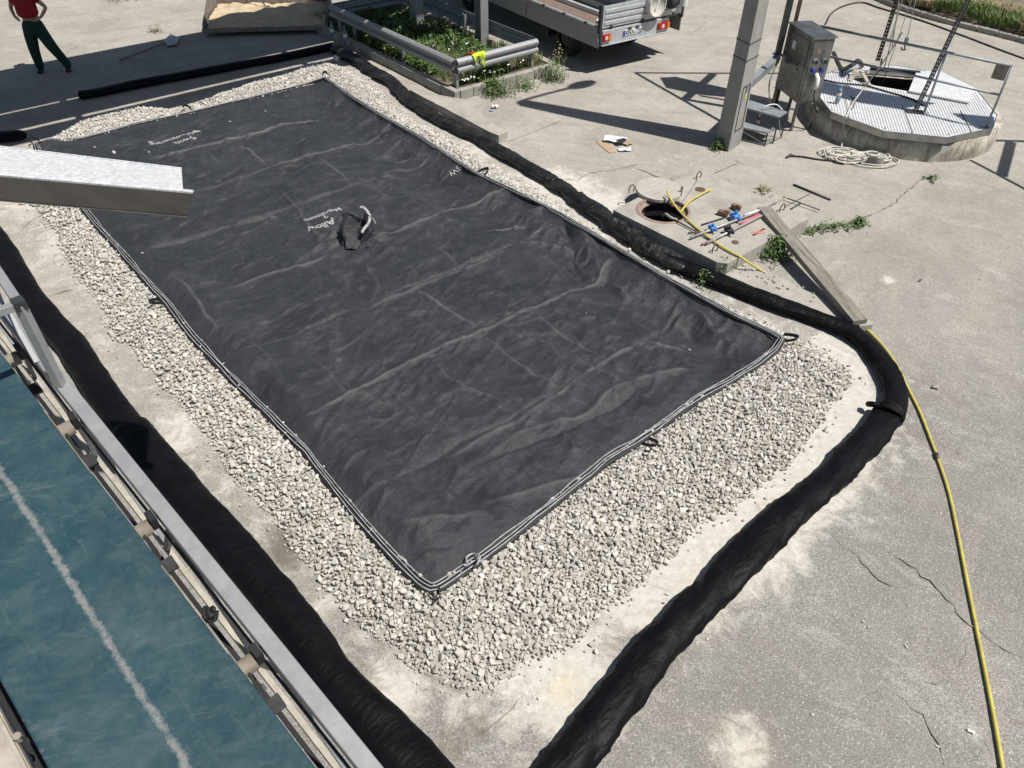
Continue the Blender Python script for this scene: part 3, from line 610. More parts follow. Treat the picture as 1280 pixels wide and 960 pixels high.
def bagpt(px, add=.01):
    z_ = .25
    for _ in range(4): g = G(px[0], px[1], z_); z_ = bagz(g[0], g[1])+add
    return G(px[0], px[1], z_)
# white cords sewn along the rim
rimp = np.vstack([aL, aB[1:], aR[::-1][1:], aT[::-1][1:]]); rimp = resample(rimp, .06); cd_ = rimp[:, :2]
T = np.gradient(rimp[:, :2], axis=0); T /= np.linalg.norm(T, axis=1)[:, None]; Nn = np.stack([-T[:, 1], T[:, 0]], 1)
sg = np.sign(((cd_-cen)*Nn).sum(1).mean()); Nn *= sg
for kk, (o0, zz_) in enumerate(((-.030, .028), (.0, .032), (.028, .024))):
    w = (fbm(np.arange(len(rimp))*.12, np.full(len(rimp), kk*3.), 70+kk)-.5)*.035
    p = np.c_[cd_+Nn*(o0+w)[:, None], np.maximum(rimp[:, 2], [bagz(q_[0]-n_[0]*.03, q_[1]-n_[1]*.03, -1) for q_, n_ in zip(cd_, Nn)])+zz_+np.abs(w)*.3]
    MB().tube(p, .0058, 6).build('cord', M['cord'], bag)
p = np.c_[cd_+Nn*.012, rimp[:, 2]-.004]; MB().tube(p, .045, 8, .45).build('hem', M['webbing'], bag)
# lifting loops
def loop(px, w=.05, size=.16, out=None):
    g = bagpt(px) if out is None else onmound(*px, .06); dn_ = nrm(np.r_[g[:2]-cen, 0]); side = np.array([-dn_[1], dn_[0], 0]); mb = MB(); n_ = 14; pts = []
    for i in range(n_+1):
        a = math.pi*i/n_; pts.append(g+side*math.cos(a)*size*.42+dn_*math.sin(a)*size+ZX*(.03+.05*math.sin(a)))
    vs = []
    for q in pts: vs += [q-ZX*w/2, q+ZX*w/2+dn_*.012, q+ZX*w/2+dn_*.02, q-ZX*w/2+dn_*.008]
    mb.add(vs, [(4*i+a, 4*i+(a+1) % 4, 4*i+4+(a+1) % 4, 4*i+4+a) for i in range(n_) for a in range(4)]); mb.build('lifting_loop', M['webbing'], bag)
for px, sz in (((541, 737), .15), ((977, 424), .17), ((806, 553), .14), ((598, 221), .2), ((407, 98), .16), ((236, 140), .17), ((47, 180), .17), ((203, 378), .14)): loop(px, .05, sz, 1)
# loose end of cord curl near the lower corner
q = [bagpt((585, 706), .06), bagpt((583, 697), .05), bagpt((592, 692), .05), bagpt((600, 696), .07), bagpt((596, 706), .07)]
MB().tube(catmull(q), .009, 6).build('cord', M['cord'], bag)
# printing
def text_mesh(txt, size, mat_, name, parent, origin, ex_, ey_, zf=None, extr=0.0, thick=None):
    cu = bpy.data.curves.new('t', 'FONT'); cu.body = txt; cu.size = size; cu.extrude = extr; cu.align_x = 'LEFT'
    if thick: cu.offset = thick
    to = bpy.data.objects.new('t', cu); C.objects.link(to); dg = bpy.context.evaluated_depsgraph_get(); me = bpy.data.meshes.new_from_object(to.evaluated_get(dg)); bpy.data.objects.remove(to)
    bm = bmesh.new(); bm.from_mesh(me); bmesh.ops.triangulate(bm, faces=bm.faces)
    if zf: bmesh.ops.subdivide_edges(bm, edges=[e for e in bm.edges if e.calc_length() > size*.2], cuts=2)
    off_ = np.array(wloc(parent))
    ez_ = np.cross(ex_, ey_)
    for v in bm.verts:
        w_ = np.array(origin)+np.array(ex_)*v.co.x+np.array(ey_)*v.co.y+ez_*v.co.z
        if zf: w_[2] = zf(w_[0], w_[1])+.006
        v.co = Vector(w_-off_)
    bmesh.ops.triangulate(bm, faces=bm.faces); bm.to_mesh(me); bm.free(); me.name = name; me.materials.clear(); me.materials.append(mat_)
    o = bpy.data.objects.new(name, me); C.objects.link(o); o.parent = parent; return o
tex, tey = -VX, UX
for txt, px, sz in (('Swift', (243, 172), .2), ('Dewatering', (241, 166), .17)): text_mesh(txt, sz, M['print'], 'lettering', bag, G(px[0], px[1], .25), tex, tey, bagz, thick=.004)
dotp = G(246, 165, .25); mbd = MB(); mbd.add([(*(dotp[:2]+.075*np.array([math.cos(a), math.sin(a)])), 0) for a in np.linspace(0, 2*math.pi, 15)[:-1]], [tuple(range(14))])
for i, v in enumerate(mbd.v): mbd.v[i] = (v[0], v[1], bagz(v[0], v[1])+.012)
mbd.build('printed_emblem', M['print'], bag)
for txt, px, sz in (('Allow', (416, 274), .19), ('2', (407, 268), .15), ('Maximum', (424, 258), .16)): text_mesh(txt, sz, M['print'], 'lettering', bag, G(px[0], px[1], .25), tex, tey, bagz, thick=.004)
for txt, px, sz in (('SW', (573, 209), .15), ('Dew', (584, 203), .10)): text_mesh(txt, sz, M['print'], 'lettering', bag, G(px[0], px[1], .25), tex, tey, bagz, thick=.001)

# ------------------------------------------------------------------ filling spout in the middle of the bag
sp0 = bagpt((449, 303), 0); sp1 = np.array(above(sp0, (452, 272)))
spt = thing('filling_spout', sp0, 'crumpled black fabric filling sleeve with white tie in the middle of the bag', 'filling sleeve')
mb = MB(); rs = np.random.RandomState(5); nr, nh = 56, 22; vs = []
vdir = nrm(np.array([ .9, -.15, 0])); back = nrm(np.array([-.15, .9, 0]))
for h in range(nh+1):
    f = h/nh; ctr = sp0+ZX*(f*.30-.02)+back*(f*.20)+vdir*(-.06+.10*f*f)
    for j in range(nr):
        a = 2*math.pi*j/nr; rx = (.24-.06*f+.03*math.sin(a*3+f*4)); ry = .15-.05*f+.04*math.sin(2*a+3*f)
        pl = 1+.22*math.sin(a*6+2.2*f+math.sin(a*2)*1.5)*(.35+.9*f)+.12*math.sin(a*11-f*6)
        if f > .93: pl *= 1-(f-.93)*2
        vs.append(ctr+vdir*math.cos(a)*rx*pl+back*math.sin(a)*ry*pl+ZX*(.07*math.sin(a*2+1)*f+.025*math.sin(a*5)*f))
mb.add(vs, [(h*nr+j, h*nr+(j+1) % nr, (h+1)*nr+(j+1) % nr, (h+1)*nr+j) for h in range(nh) for j in range(nr)], 0, True)
mb.build('sleeve', M['bag'], spt)
e = [sp0+ZX*z_+vdir*a+back*b for a, b, z_ in ((.06, .40, .34), (.11, .37, .37), (.17, .30, .36), (.20, .20, .32), (.17, .10, .27), (.10, .02, .22), (.06, -.03, .18))]
MB().tube(catmull(e), .022, 8, .55).build('white_tie', M['cord'], spt)
MB().tube(catmull([e[3], e[3]+vdir*.05-ZX*.02, e[3]+vdir*.08-back*.03-ZX*.08]), .007, 5).build('cord_end', M['cord'], spt)
MB().tube(catmull([e[0]+vdir*d+back*.03*math.sin(40*d)+ZX*.02 for d in (0, .03, .06, .09)]), .010, 5).build('cord_end', M['cord'], spt)
MB().tube(catmull([sp0+ZX*.26+vdir*a+back*b for a, b in ((-.22, .33), (-.12, .30), (-.02, .26), (.04, .22))]), .024, 7).build('webbing_strap', M['webbing'], spt)

# small white crumbs lying on the bag
for i, (px, r) in enumerate((((287, 152), .035), ((332, 139), .035), ((186, 190), .025), ((178, 316), .02), ((142, 190), .06), ((118, 184), .03), ((862, 437), .025), ((733, 391), .015))):
    g = bagpt(px, r*.4); o = bpy.data.objects.new('limestone_chip', RMESH[(i*5) % 26]); C.objects.link(o); o.location = g; o.scale = (r, r*.8, r*.5 if r < .05 else r*.2); o.rotation_euler = (i, 0, i*2.)
    setp(o, ['white limestone chip on the far part of the bag, left one of a pair', 'white limestone chip on the far part of the bag, right one of a pair', 'small pale chip on the bag below the first printed words', 'pale chip on the bag close to its left rim', 'flattened pale mud splash near the far left corner of the bag', 'small pale crumb nearest the far left corner of the bag', 'pale crumb in the deep folds near the right corner of the bag', 'tiny pale crumb in the right half of the bag'][i], 'stone chip')

# ------------------------------------------------------------------ black filter socks
def sock(px, r, name, label, mat_, zr=.60, seed=0, twist=6., fold=.05, big=.07, rfun=None, lift=0., ends=(0, 0), group='black filter socks laid round the gravel bed'):
    p = smooth_path(GL(px, r*zr), .045, 6); n_ = len(p); rs = np.random.RandomState(seed); A = 30
    d = np.r_[0, np.cumsum(np.linalg.norm(np.diff(p, axis=0), axis=1))]
    T = np.gradient(p, axis=0); T[:, 2] = 0; T /= np.linalg.norm(T, axis=1)[:, None]; Yv = np.stack([-T[:, 1], T[:, 0], 0*T[:, 0]], 1)
    th = np.linspace(0, 2*np.pi, A, endpoint=False); D, TH = np.meshgrid(d, th, indexing='ij')
    wob = fbm(d*1.3, np.full(n_, seed*7.), seed)-.5
    R_ = r*(1+big*2*wob)[:, None]*np.ones_like(TH)
    if rfun is not None: R_ *= rfun(d/d[-1])[:, None]
    R_ *= 1+fold*(np.sin(3*TH+D*twist+3*fbm(D*1.2, TH*0+seed, seed+2)*3)*.6*fbm(D*.8, TH*.5, seed+4)*1.6+(fbm(D*3, TH*2.2+D*twist*.6, seed+5)-.5)*1.8+.5*(1-2*np.abs(fbm(D*2.2, TH*3+D*3., seed+9)-.5)*2)**4)
    cap = np.ones(n_)
    for e, sd in ((ends[0], 0), (ends[1], 1)):
        if e:
            dd = d if sd == 0 else d[-1]-d; q = np.clip(dd/e, 0, 1); cap *= np.sqrt(np.clip(1-(1-q)**2, .0, 1))
    R_ *= np.maximum(cap, .02)[:, None]
    X_ = p[:, None, :]+Yv[:, None, :]*(np.cos(TH)*R_*1.04)[..., None]; Zc = lift+r*zr*.97+np.sin(TH)*R_*zr; X_[..., 2] = np.maximum(Zc, .004+0*Zc); X_[..., 2] += .003*np.cos(TH)
    V_ = X_.reshape(-1, 3); i = np.arange(n_-1)[:, None]; j = np.arange(A)[None]
    Q = np.stack([(i*A+j).ravel(), (i*A+(j+1) % A).ravel(), ((i+1)*A+(j+1) % A).ravel(), ((i+1)*A+j).ravel()], 1)
    c0 = len(V_); V_ = np.vstack([V_, V_[:A].mean(0), V_[-A:].mean(0)])
    tri = [(a, (a+1) % A, c0, c0) for a in range(A)]+[((n_-1)*A+a, (n_-1)*A+(a+1) % A, c0+1, c0+1) for a in range(A)]
    me = bpy.data.meshes.new(name); me.from_pydata([tuple(v) for v in V_], [], [tuple(int(a) for a in q) for q in Q]+[(a, b, c) for a, b, c, _ in tri]); me.materials.append(mat_)
    me.polygons.foreach_set('use_smooth', [True]*len(me.polygons)); o = bpy.data.objects.new(name, me); C.objects.link(o); return setp(o, label, 'filter sock', group)
sock(SOCK_A[:10]+[(186, 566)], .165, 'filter_sock', 'black fabric sock on the left, far piece ending under an overlap halfway down', M['sock'], seed=1, twist=2, fold=.05, big=.13, ends=(0, .06))
sock([(160, 532)]+SOCK_A[9:], .19, 'filter_sock', 'black fabric sock on the left, near piece reaching the bottom beside the conveyor', M['sock'], seed=2, twist=3, fold=.08, big=.14, ends=(.05, 0))
sock(SOCK_B, .155, 'filter_sock', 'black fabric sock running down from the right corner to the bottom edge of the photo', M['sock'], seed=3, twist=9, fold=.15, big=.16, ends=(.1, 0))
sock(SOCK_C[:13], .135, 'filter_sock', 'black fabric sock bent round the right corner and passing under the plank', M['sock'], seed=4, twist=5, fold=.15, big=.12, ends=(.10, 0))
sock(SOCK_C[11:16], .15, 'filter_sock', 'black wrinkled sock piece squeezed along the manhole slab', M['sockd'], seed=5, twist=9, fold=.24, big=.1, ends=(.15, .12))
sock(SOCK_C[14:], .135, 'filter_sock', 'dusty crumpled black sock along the kerb from the slab to the guard rail island', M['sockd'], seed=6, twist=8, fold=.22, big=.12, ends=(.15, .1))
sock(SOCK_D, .13, 'filter_sock', 'black sock lying in the shade along the far side of the gravel bed', M['sock'], seed=7, twist=5, fold=.05, ends=(.05, 0))
sock(SOCK_E, .14, 'filter_sock', 'short black sock end at the far left edge of the photo', M['sock'], seed=8, twist=5, fold=.05, ends=(0, .2))
# tied cuff at the right corner
mb = MB(); c0 = G(1111, 517, .10); td_ = nrm((G(1104, 530)-G(1118, 505))); sd_ = np.array([-td_[1], td_[0], 0])
for i in range(4): mb.tube([c0+td_*(.035*i-.05+.012*math.sin(a_*3+i))+sd_*math.cos(a_)*(.150+.006*(i % 2))+ZX*math.sin(a_)*(.108+.005*i) for a_ in np.linspace(0, 2*math.pi, 27)], .022, 7)
mb.tube(catmull([c0+sd_*.13+ZX*.06, c0+sd_*.20+ZX*.05+td_*.02, c0+sd_*.24+ZX*.0-td_*.02]) if (c0+sd_)[0] < c0[0] else catmull([c0-sd_*.13+ZX*.06, c0-sd_*.20+ZX*.05+td_*.02, c0-sd_*.24+ZX*.0-td_*.02]), .035, 7)
mb.build('sock_tie', M['sock'], None, label='knotted black tie holding the two socks together at the right corner', cat='tie')
mb = MB().tube([G(419, 72, .09), G(421.5, 74, .08)], .06, 14); mb.cyl(G(421, 66, .11)-.0*VX, .001, .001); mb.build('sock_ring', M['white'], None, label='small white ringed sock mouth on the ground at the far corner of the gravel', cat='ring')

# ------------------------------------------------------------------ kerbs, pads and slabs
def poly_hole(name, outer, hole, z0, z1, mat_, parent, hz0=None):
    bm = bmesh.new(); ro = [bm.verts.new((p[0], p[1], z1)) for p in outer]; rh = [bm.verts.new((p[0], p[1], z1)) for p in hole]; es = []
    for r in (ro, rh):
        for i in range(len(r)): es.append(bm.edges.new((r[i], r[(i+1) % len(r)])))
    bmesh.ops.triangle_fill(bm, use_beauty=True, use_dissolve=False, edges=es)
    for f in bm.faces:
        if f.normal.z < 0: f.normal_flip()
    for r, zz_ in ((ro, z0), (rh, hz0 if hz0 is not None else z0)):
        lo_ = [bm.verts.new((v.co.x, v.co.y, zz_)) for v in r]
        for i in range(len(r)): bm.faces.new((r[i], r[(i+1) % len(r)], lo_[(i+1) % len(r)], lo_[i]))
    off_ = wloc(parent)
    for v in bm.verts: v.co -= off_
    bmesh.ops.recalc_face_normals(bm, faces=bm.faces)
    me = bpy.data.meshes.new(name); bm.to_mesh(me); bm.free(); me.materials.append(mat_); o = bpy.data.objects.new(name, me); C.objects.link(o); o.parent = parent; return o
SLZ = .25
sA, sB, sC, sD = [G(*p, SLZ) for p in ((766, 262), (905, 332), (1012, 273), (874, 211))]
slab = thing('manhole_slab', ((sA+sC)/2)*[1, 1, 0], 'thick square concrete chamber slab with an open manhole and tools lying on it', 'concrete slab')
circ = [(MH[0]+.39*math.cos(a), MH[1]+.39*math.sin(a)) for a in np.linspace(0, 2*math.pi, 33)[:-1]]
def rough_edge(poly, step=.12, amp=.012, seed=0):
    q = resample(np.vstack([np.array(poly)[:, :2], np.array(poly)[:1, :2]]), step)[:-1]; rs = np.random.RandomState(seed); return q+rs.randn(*q.shape)*amp*.5
poly_hole('slab', rough_edge([sA, sB, sC, sD], .2, .008, 3), circ, -.05, SLZ, M['concrete'], slab)
mb = MB().revolve((*MH, 0), [(.385, SLZ+.012), (.40, SLZ+.02), (.43, SLZ+.004)], 40); mb.revolve((*MH, 0), [(.33, SLZ-.06), (.345, SLZ-.05), (.385, SLZ-.04), (.385, SLZ+.012)], 40); mb.build('iron_ring', M['lidring'], slab)
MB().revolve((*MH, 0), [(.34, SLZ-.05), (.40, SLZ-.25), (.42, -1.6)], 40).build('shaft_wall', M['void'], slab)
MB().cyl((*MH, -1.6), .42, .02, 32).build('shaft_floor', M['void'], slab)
for px in ((789, 240), (873, 223), (977, 264), (893, 315), (832, 205)):
    if px[0] == 832: continue
    g = G(*px, SLZ); ax = VX if px[0] % 2 else UX
    MB().tube(catmull([g-ax*.05, g-ax*.06+ZX*.07, g+ZX*.13, g+ax*.06+ZX*.07, g+ax*.05]), .009, 6).build('lifting_eye', M['rod'], slab)
for px, r in (((875, 237), .085), ((919, 303), .055)): MB().cyl(G(*px, SLZ), r, .006, 20).build('eye_recess', M['rust'], slab)
# red painted mark on the slab
z_ = SLZ+.005; pts = [(940, 290), (955, 288), (946, 296), (951, 286)]
mk = [G(x_, y_, z_) for x_, y_ in ((939, 291), (956, 286), (941, 294), (955, 290))]
mb = MB()
for a, b in zip(mk[:-1], mk[1:]): mb.bar(a, b, .035, .003)
mb.build('red_mark', M['redpaint'], slab)
# cover lying beside the opening
lc = G(823, 236, SLZ+.05); cov = thing('manhole_cover', lc, 'round pale concrete manhole cover lying beside the open manhole', 'manhole cover')
rs = np.random.RandomState(4); pr = [(lc[0]+(.37+rs.randn()*.004)*math.cos(a), lc[1]+(.40+rs.randn()*.004)*math.sin(a)) for a in np.linspace(0, 2*math.pi, 41)[:-1]]
M['cover'] = concrete('cover_concrete', (.36, .34, .30), (.46, .435, .385), sa=.15)
MB().prism(pr, SLZ+.005, SLZ+.06).build('disc', M['cover'], cov, bevel=.006)
mb = MB()
for k in range(-3, 4): mb.bar(lc+UX*(k*.1)-VX*math.sqrt(.14-(k*.1)**2)+ZX*.013, lc+UX*(k*.1)+VX*math.sqrt(.14-(k*.1)**2)+ZX*.013, .008, .004)
mb.build('grooves', M['cover'], cov)
br = [G(*p, SLZ+.08)[:2] for p in ((831, 243), (847, 233), (852, 236), (850, 245), (838, 249))]
MB().prism(br, SLZ+.003, SLZ+.075).build('broken_concrete_piece', M['cover'], None, label='broken flat piece of concrete leaning on the round cover', cat='rubble')
# sloping hose/timber in the hole
MB().bar(G(845, 268, -.1), G(853, 233, .42), .03).build('timber_stick', M['wood'], None, label='dark stick standing up out of the open manhole', cat='stick')
hk = [G(832, 269, .3), G(836, 273, .27), G(845, 272, .2)]; MB().tube(catmull([G(829, 271, .1), G(832, 268, .2), G(838, 272, .27), G(846, 275, .28)]), .025, 8).build('pipe_end', M['beige'], None, label='pale curved pipe end at the near lip of the open manhole', cat='pipe')
# raised pad beside the guard rail island
pad = [G(*p, .14) for p in ((512, 112), (622, 170), (635, 164), (604, 148), (598, 126), (568, 122))]
MB().prism(rough_edge(pad, .25, .01, 2), -.02, .14).build('concrete_pad', M['concrete'], None, kind='structure', label='raised concrete pad with a broken tip beside the kerb')
low = [G(*p, .07) for p in ((880, 338), (925, 321), (1066, 392), (1078, 412), (1040, 402))]
MB().prism(rough_edge(low, .25, .01, 5), -.02, .07).build('concrete_footing', M['concrete'], None, kind='structure', label='low concrete footing beneath the plank')
MB().box(G(1074, 402, .06), (.30, .2, .12), pdir, np.array([-pdir[1], pdir[0], 0])).build('concrete_block', M['kerb'], None, bevel=.01, label='concrete block propping the near end of the grey plank', cat='concrete block')
pc = (pl_a+pl_b)/2; pw = np.array([-math.sin(pang), math.cos(pang), 0])
MB().box(pc-ZX*.04, (np.linalg.norm(pl_b-pl_a), .215, .085), pdir, pw).build('wooden_plank', M['wood'], None, bevel=.006, label='thick weathered grey wooden plank leaning from the slab across the black sock', cat='plank')
# scattered gravel on the footing
for i in range(26):
    px = (RS.uniform(925, 1020), 0); t_ = (px[0]-925)/95; g = G(px[0], 333+t_*38+RS.uniform(-6, 10), .085); r = RS.uniform(.015, .032)
    o = bpy.data.objects.new('stone_crumb', RMESH[i]) ; C.objects.link(o); o.location = g; o.scale = (r, r, r*.7); o.rotation_euler = (i, i*.7, i*2)
    setp(o, 'small pale stone crumb strewn on the low footing beneath the plank', 'stone', 'stone crumbs on the footing beneath the plank')

# island kerb of single blocks
isl = thing('island_kerb', UV(-16, 10.5), 'low kerb of concrete blocks round the planted island behind the guard rail', 'kerb')
def kerb_row(u0, u1, v0, v1, n_, gap=.012):
    for i in range(n_):
        if abs(u1-u0) > abs(v1-v0):
            a = u0+(u1-u0)*i/n_; b = u0+(u1-u0)*(i+1)/n_-gap; j = RS.randn()*.006; MB().uvbox(a, b, v0+j, v1+j, 0, .2+RS.randn()*.006).build('kerb_block', M['kerb'], isl, bevel=.012)
        else:
            a = v0+(v1-v0)*i/n_; b = v0+(v1-v0)*(i+1)/n_-gap; j = RS.randn()*.006; MB().uvbox(u0+j, u1+j, a, b, 0, .2+RS.randn()*.006).build('kerb_block', M['kerb'], isl, bevel=.012)
kerb_row(-19.7, -12.95, 9.22, 9.36, 13)
kerb_row(-13.09, -12.95, 9.37, 10.05, 2); kerb_row(-13.09, -12.95, 10.35, 11.95, 3)
kerb_row(-19.7, -13.1, 11.96, 12.1, 9); kerb_row(-19.72, -19.58, 9.37, 11.95, 4)
P = np.stack(np.meshgrid(np.linspace(-19.57, -13.1, 60), np.linspace(9.37, 11.95, 30), indexing='ij'), -1).reshape(-1, 2)
sz = .13+.06*fbm(P[:, 0]*2, P[:, 1]*2, 4); V_ = P[:, :1]*UX+P[:, 1:]*VX; V_[:, 2] = sz; I = np.arange(1800).reshape(60, 30)
np_mesh('island_soil', V_, np.stack([I[:-1, :-1].ravel(), I[1:, :-1].ravel(), I[1:, 1:].ravel(), I[:-1, 1:].ravel()], 1), M['soil'], smooth=True, kind='structure', label='soil bed inside the kerbed island')

# ------------------------------------------------------------------ plants
def blades(pts, hmin, hmax, wd, rs, lean=.5, seg=2):
    n_ = len(pts); h = rs.uniform(hmin, hmax, n_); a = rs.uniform(0, 2*np.pi, n_); w = wd*rs.uniform(.6, 1.3, n_); ln = rs.uniform(.1, lean, n_)*h
    d = np.stack([np.cos(a), np.sin(a), 0*a], 1); s_ = np.stack([-np.sin(a), np.cos(a), 0*a], 1); V_ = []
    for f, ww in ((0, 1), (.55, .8), (1, .05)):
        c = pts+d*(ln*f*f)[:, None]; c = c+np.array([0, 0, 1.])*(h*f*(1-.25*f))[:, None]; V_ += [c-s_*(w*ww/2)[:, None], c+s_*(w*ww/2)[:, None]]
    V_ = np.stack(V_, 1).reshape(-1, 3); o = np.arange(n_)[:, None]*6
    return V_, np.vstack([o+[0, 1, 3, 2], o+[2, 3, 5, 4]])
def leaves(pts, size, rs):
    n_ = len(pts); a = rs.uniform(0, 2*np.pi, n_); el = rs.uniform(-.5, .9, n_); L = size*rs.uniform(.6, 1.4, n_)
    d = np.stack([np.cos(a)*np.cos(el), np.sin(a)*np.cos(el), np.sin(el)], 1); s_ = np.stack([-np.sin(a), np.cos(a), rs.uniform(-.4, .4, n_)], 1)
    V_ = np.stack([pts, pts+d*(L*.5)[:, None]-s_*(L*.28)[:, None], pts+d*L[:, None]-np.array([0, 0, .25])*L[:, None], pts+d*(L*.5)[:, None]+s_*(L*.28)[:, None]], 1).reshape(-1, 3)
    return V_, np.arange(n_*4).reshape(n_, 4)
def veg(name, parts, mats, **tags):
    V_ = []; Fq = []; mi = []; o = 0
    for (v, f), k in parts: V_.append(v); Fq.append(f+o); mi += [k]*len(f); o += len(v)
    return np_mesh(name, np.vstack(V_), np.vstack(Fq), mats, mi=mi, **tags)
rs = np.random.RandomState(3)
def uvpts(n_, u0, u1, v0, v1, z0=.14, thr=.0, seed=1, sc=1.6):
    p = np.stack([rs.uniform(u0, u1, n_), rs.uniform(v0, v1, n_)], 1); p = p[fbm(p[:, 0]*sc, p[:, 1]*sc, seed) > thr]; q = p[:, :1]*UX+p[:, 1:]*VX; q[:, 2] = z0; return q
g1 = uvpts(9000, -19.5, -13.15, 9.4, 11.9, thr=.42, seed=3); g2 = uvpts(15000, -18.8, -13.2, 9.45, 11.3, thr=.45, seed=9); g3 = uvpts(2500, -15.5, -13.15, 10.2, 11.9, thr=.5, seed=12)
g2[:, 2] += rs.uniform(0, .3, len(g2))*fbm(g2[:, 0]*2, g2[:, 1]*2, 8)*1.6; g2b = g2[::2].copy(); g2b[:, 2] += .03
veg('island_grass', [(blades(g1, .12, .42, .014, rs), 0), (leaves(g2, .085, rs), 0), (leaves(g2b, .07, rs), 1), (blades(g3, .15, .4, .012, rs), 2)], [M['leaf'], M['leaf2'], M['dry']], kind='stuff', label='tangled green grass and weeds filling the kerbed island', cat='grass')
fl = uvpts(55, -17.5, -13.1, 9.45, 11.2, .38, thr=.4, seed=5); fl2 = uvpts(26, -13.6, -13.1, 9.5, 10.4, .33, seed=1)
veg('white_flowers', [(leaves(np.vstack([fl, fl2]), .05, rs), 0), (leaves(np.vstack([fl, fl2])+.008, .05, rs), 0), (leaves(np.vstack([fl, fl2])-.01, .045, rs), 0)], [M['petal']], kind='stuff', label='small white flowers among the island weeds', cat='flowers')
def weed(px, r, h, n_, label, dry=False, z=0., stretch=None, seed=0, name='weed_clump'):
    rs_ = np.random.RandomState(seed+50); g = G(*px, z); k = rs_.randn(n_, 2)*r*.5
    if stretch is not None: k = np.outer(rs_.uniform(-1, 1, n_), np.array(stretch))+rs_.randn(n_, 2)*r*.35
    p = np.c_[g[:2]+k, np.full(n_, z)]; q = p.copy(); q[:, 2] += rs_.uniform(0, h, n_)*np.exp(-(k**2).sum(1)/(r*r*2))
    b = blades(p[::3], h*.4, h, .010, rs_, .6); l1 = leaves(q, .05, rs_); l2 = leaves(q[::2]+.01, .045, rs_)
    o = veg(name, [(b, 0), (l1, 0), (l2, 1)], [M['leaf'], M['leaf2']] if not dry else [M['dry'], M['leaf2']]); return setp(o, label, 'weed', kind='stuff')
weed((622, 118), .32, .4, 420, 'bushy green weed growing at the gap in the island kerb', z=0)
weed((690, 100), .3, .45, 300, 'taller green weed at the end of the island kerb', z=0, seed=2)
weed((655, 110), .25, .25, 160, 'low weed sprawling between the two kerb weeds', z=0, seed=3)
weed((898, 186), .16, .2, 160, 'small grass tuft at the foot of the concrete pole', z=0, seed=4)
weed((968, 318), .28, .32, 520, 'green weeds growing under the plank beside the manhole slab', z=0, seed=5)
weed((1035, 287), .2, .12, 260, 'creeping weeds along the yard crack right of the slab', z=0, seed=6, stretch=(.55, .12))
weed((1075, 280), .1, .12, 90, 'small weed sprig at the right end of the creeping weeds', z=0, seed=7)
weed((1165, 225), .14, .08, 60, 'tiny weed in the crack in front of the round sump', z=0, seed=8)
weed((880, 352), .17, .2, 120, 'green weed sprouting beside the black sock near the front of the slab', z=0, seed=9)
weed((903, 336), .14, .2, 50, 'small sprig growing on the front tip of the slab', z=.1, seed=10)
weed((955, 240), .14, .1, 50, 'tiny dry weed in the slab joint behind the tools', dry=True, z=0, seed=11)
weed((195, 40), .16, .2, 60, 'sparse dry weed near the shovel on the far ground', dry=True, z=0, seed=12)
weed((150, -2), .5, .25, 200, 'dry weeds at the top edge of the photo above the man', dry=True, z=0, seed=13)
weed((700, 80), .2, .5, 60, 'thin seed stalks standing at the island corner near the truck', dry=True, z=0, seed=14)
# far verge: kerb of stones, soil bank and dry grass
VP_ = [G(*p) for p in ((1040, -25), (1080, -8), (1115, 8), (1150, 20), (1190, 31), (1235, 42), (1290, 56), (1400, 90))]
kp = smooth_path(VP_, .5, 1); vk = thing('verge_kerb', kp[len(kp)//2], 'mossy stone kerb between the yard and the dry grass verge at the far right', 'kerb')
for a, b in zip(kp[:-1], kp[1:]):
    d_ = nrm(b-a); MB().bar(a+d_*.01+ZX*.06, b-d_*.01+ZX*.06, .2, .12+RS.rand()*.02).build('kerb_stone', M['kerb'], vk, bevel=.02)
far_ = np.array([.35, .94, 0]); vs = []; Fq = []; nk = len(kp)
rows = 10
for i, p_ in enumerate(kp):
    for j in range(rows): q = p_+far_*(.12+j*.9); vs.append((q[0], q[1], .07+.12*min(j, 2)+.2*float(vnoise(q[0], q[1], 3))*(j > 0)))
Fq = [(i*rows+j, i*rows+j+1, (i+1)*rows+j+1, (i+1)*rows+j) for i in range(nk-1) for j in range(rows-1)]
np_mesh('verge_ground', vs, Fq, M['soil'], smooth=True, kind='structure', label='dry earth verge beyond the far kerb')
NVG = 30000
tv = rs.rand(NVG); ii = np.clip((tv*(nk-1)).astype(int), 0, nk-2); fr_ = (tv*(nk-1)-ii)[:, None]; pp = kp[ii]*(1-fr_)+kp[ii+1]*fr_+far_*(rs.rand(NVG)**1.3*4+.1)[:, None]; pp[:, 2] = .1+.2*vnoise(pp[:, 0], pp[:, 1], 3)
gr = fbm(pp[:, 0]*.9, pp[:, 1]*.9, 7) > .5
veg('verge_grass', [(blades(pp[gr], .1, .4, .02, rs, .8), 0), (blades(pp[~gr], .1, .35, .02, rs, .9), 1), (blades(pp[~gr][::2]+.02, .1, .3, .02, rs, 1.), 2)], [M['leaf2'], M['dry'], simple('grey_straw', (.5, .44, .3), .8)], kind='stuff', label='dry and green grass on the verge beyond the far kerb', cat='grass')
def UVof(p): return float(p[:2]@UX[:2]), float(p[:2]@VX[:2])
def casterz(S0, h):
    k = (h-S0[2])/math.tan(SUN_EL); return np.array([S0[0]+math.cos(SUN_AZ)*k, S0[1]+math.sin(SUN_AZ)*k, h])
def plane_hit(px, p0, n_):
    d = ray(*px); t = (n_@(np.array(p0)-[0, 0, CAMH]))/(n_@d); return d*t+[0, 0, CAMH]

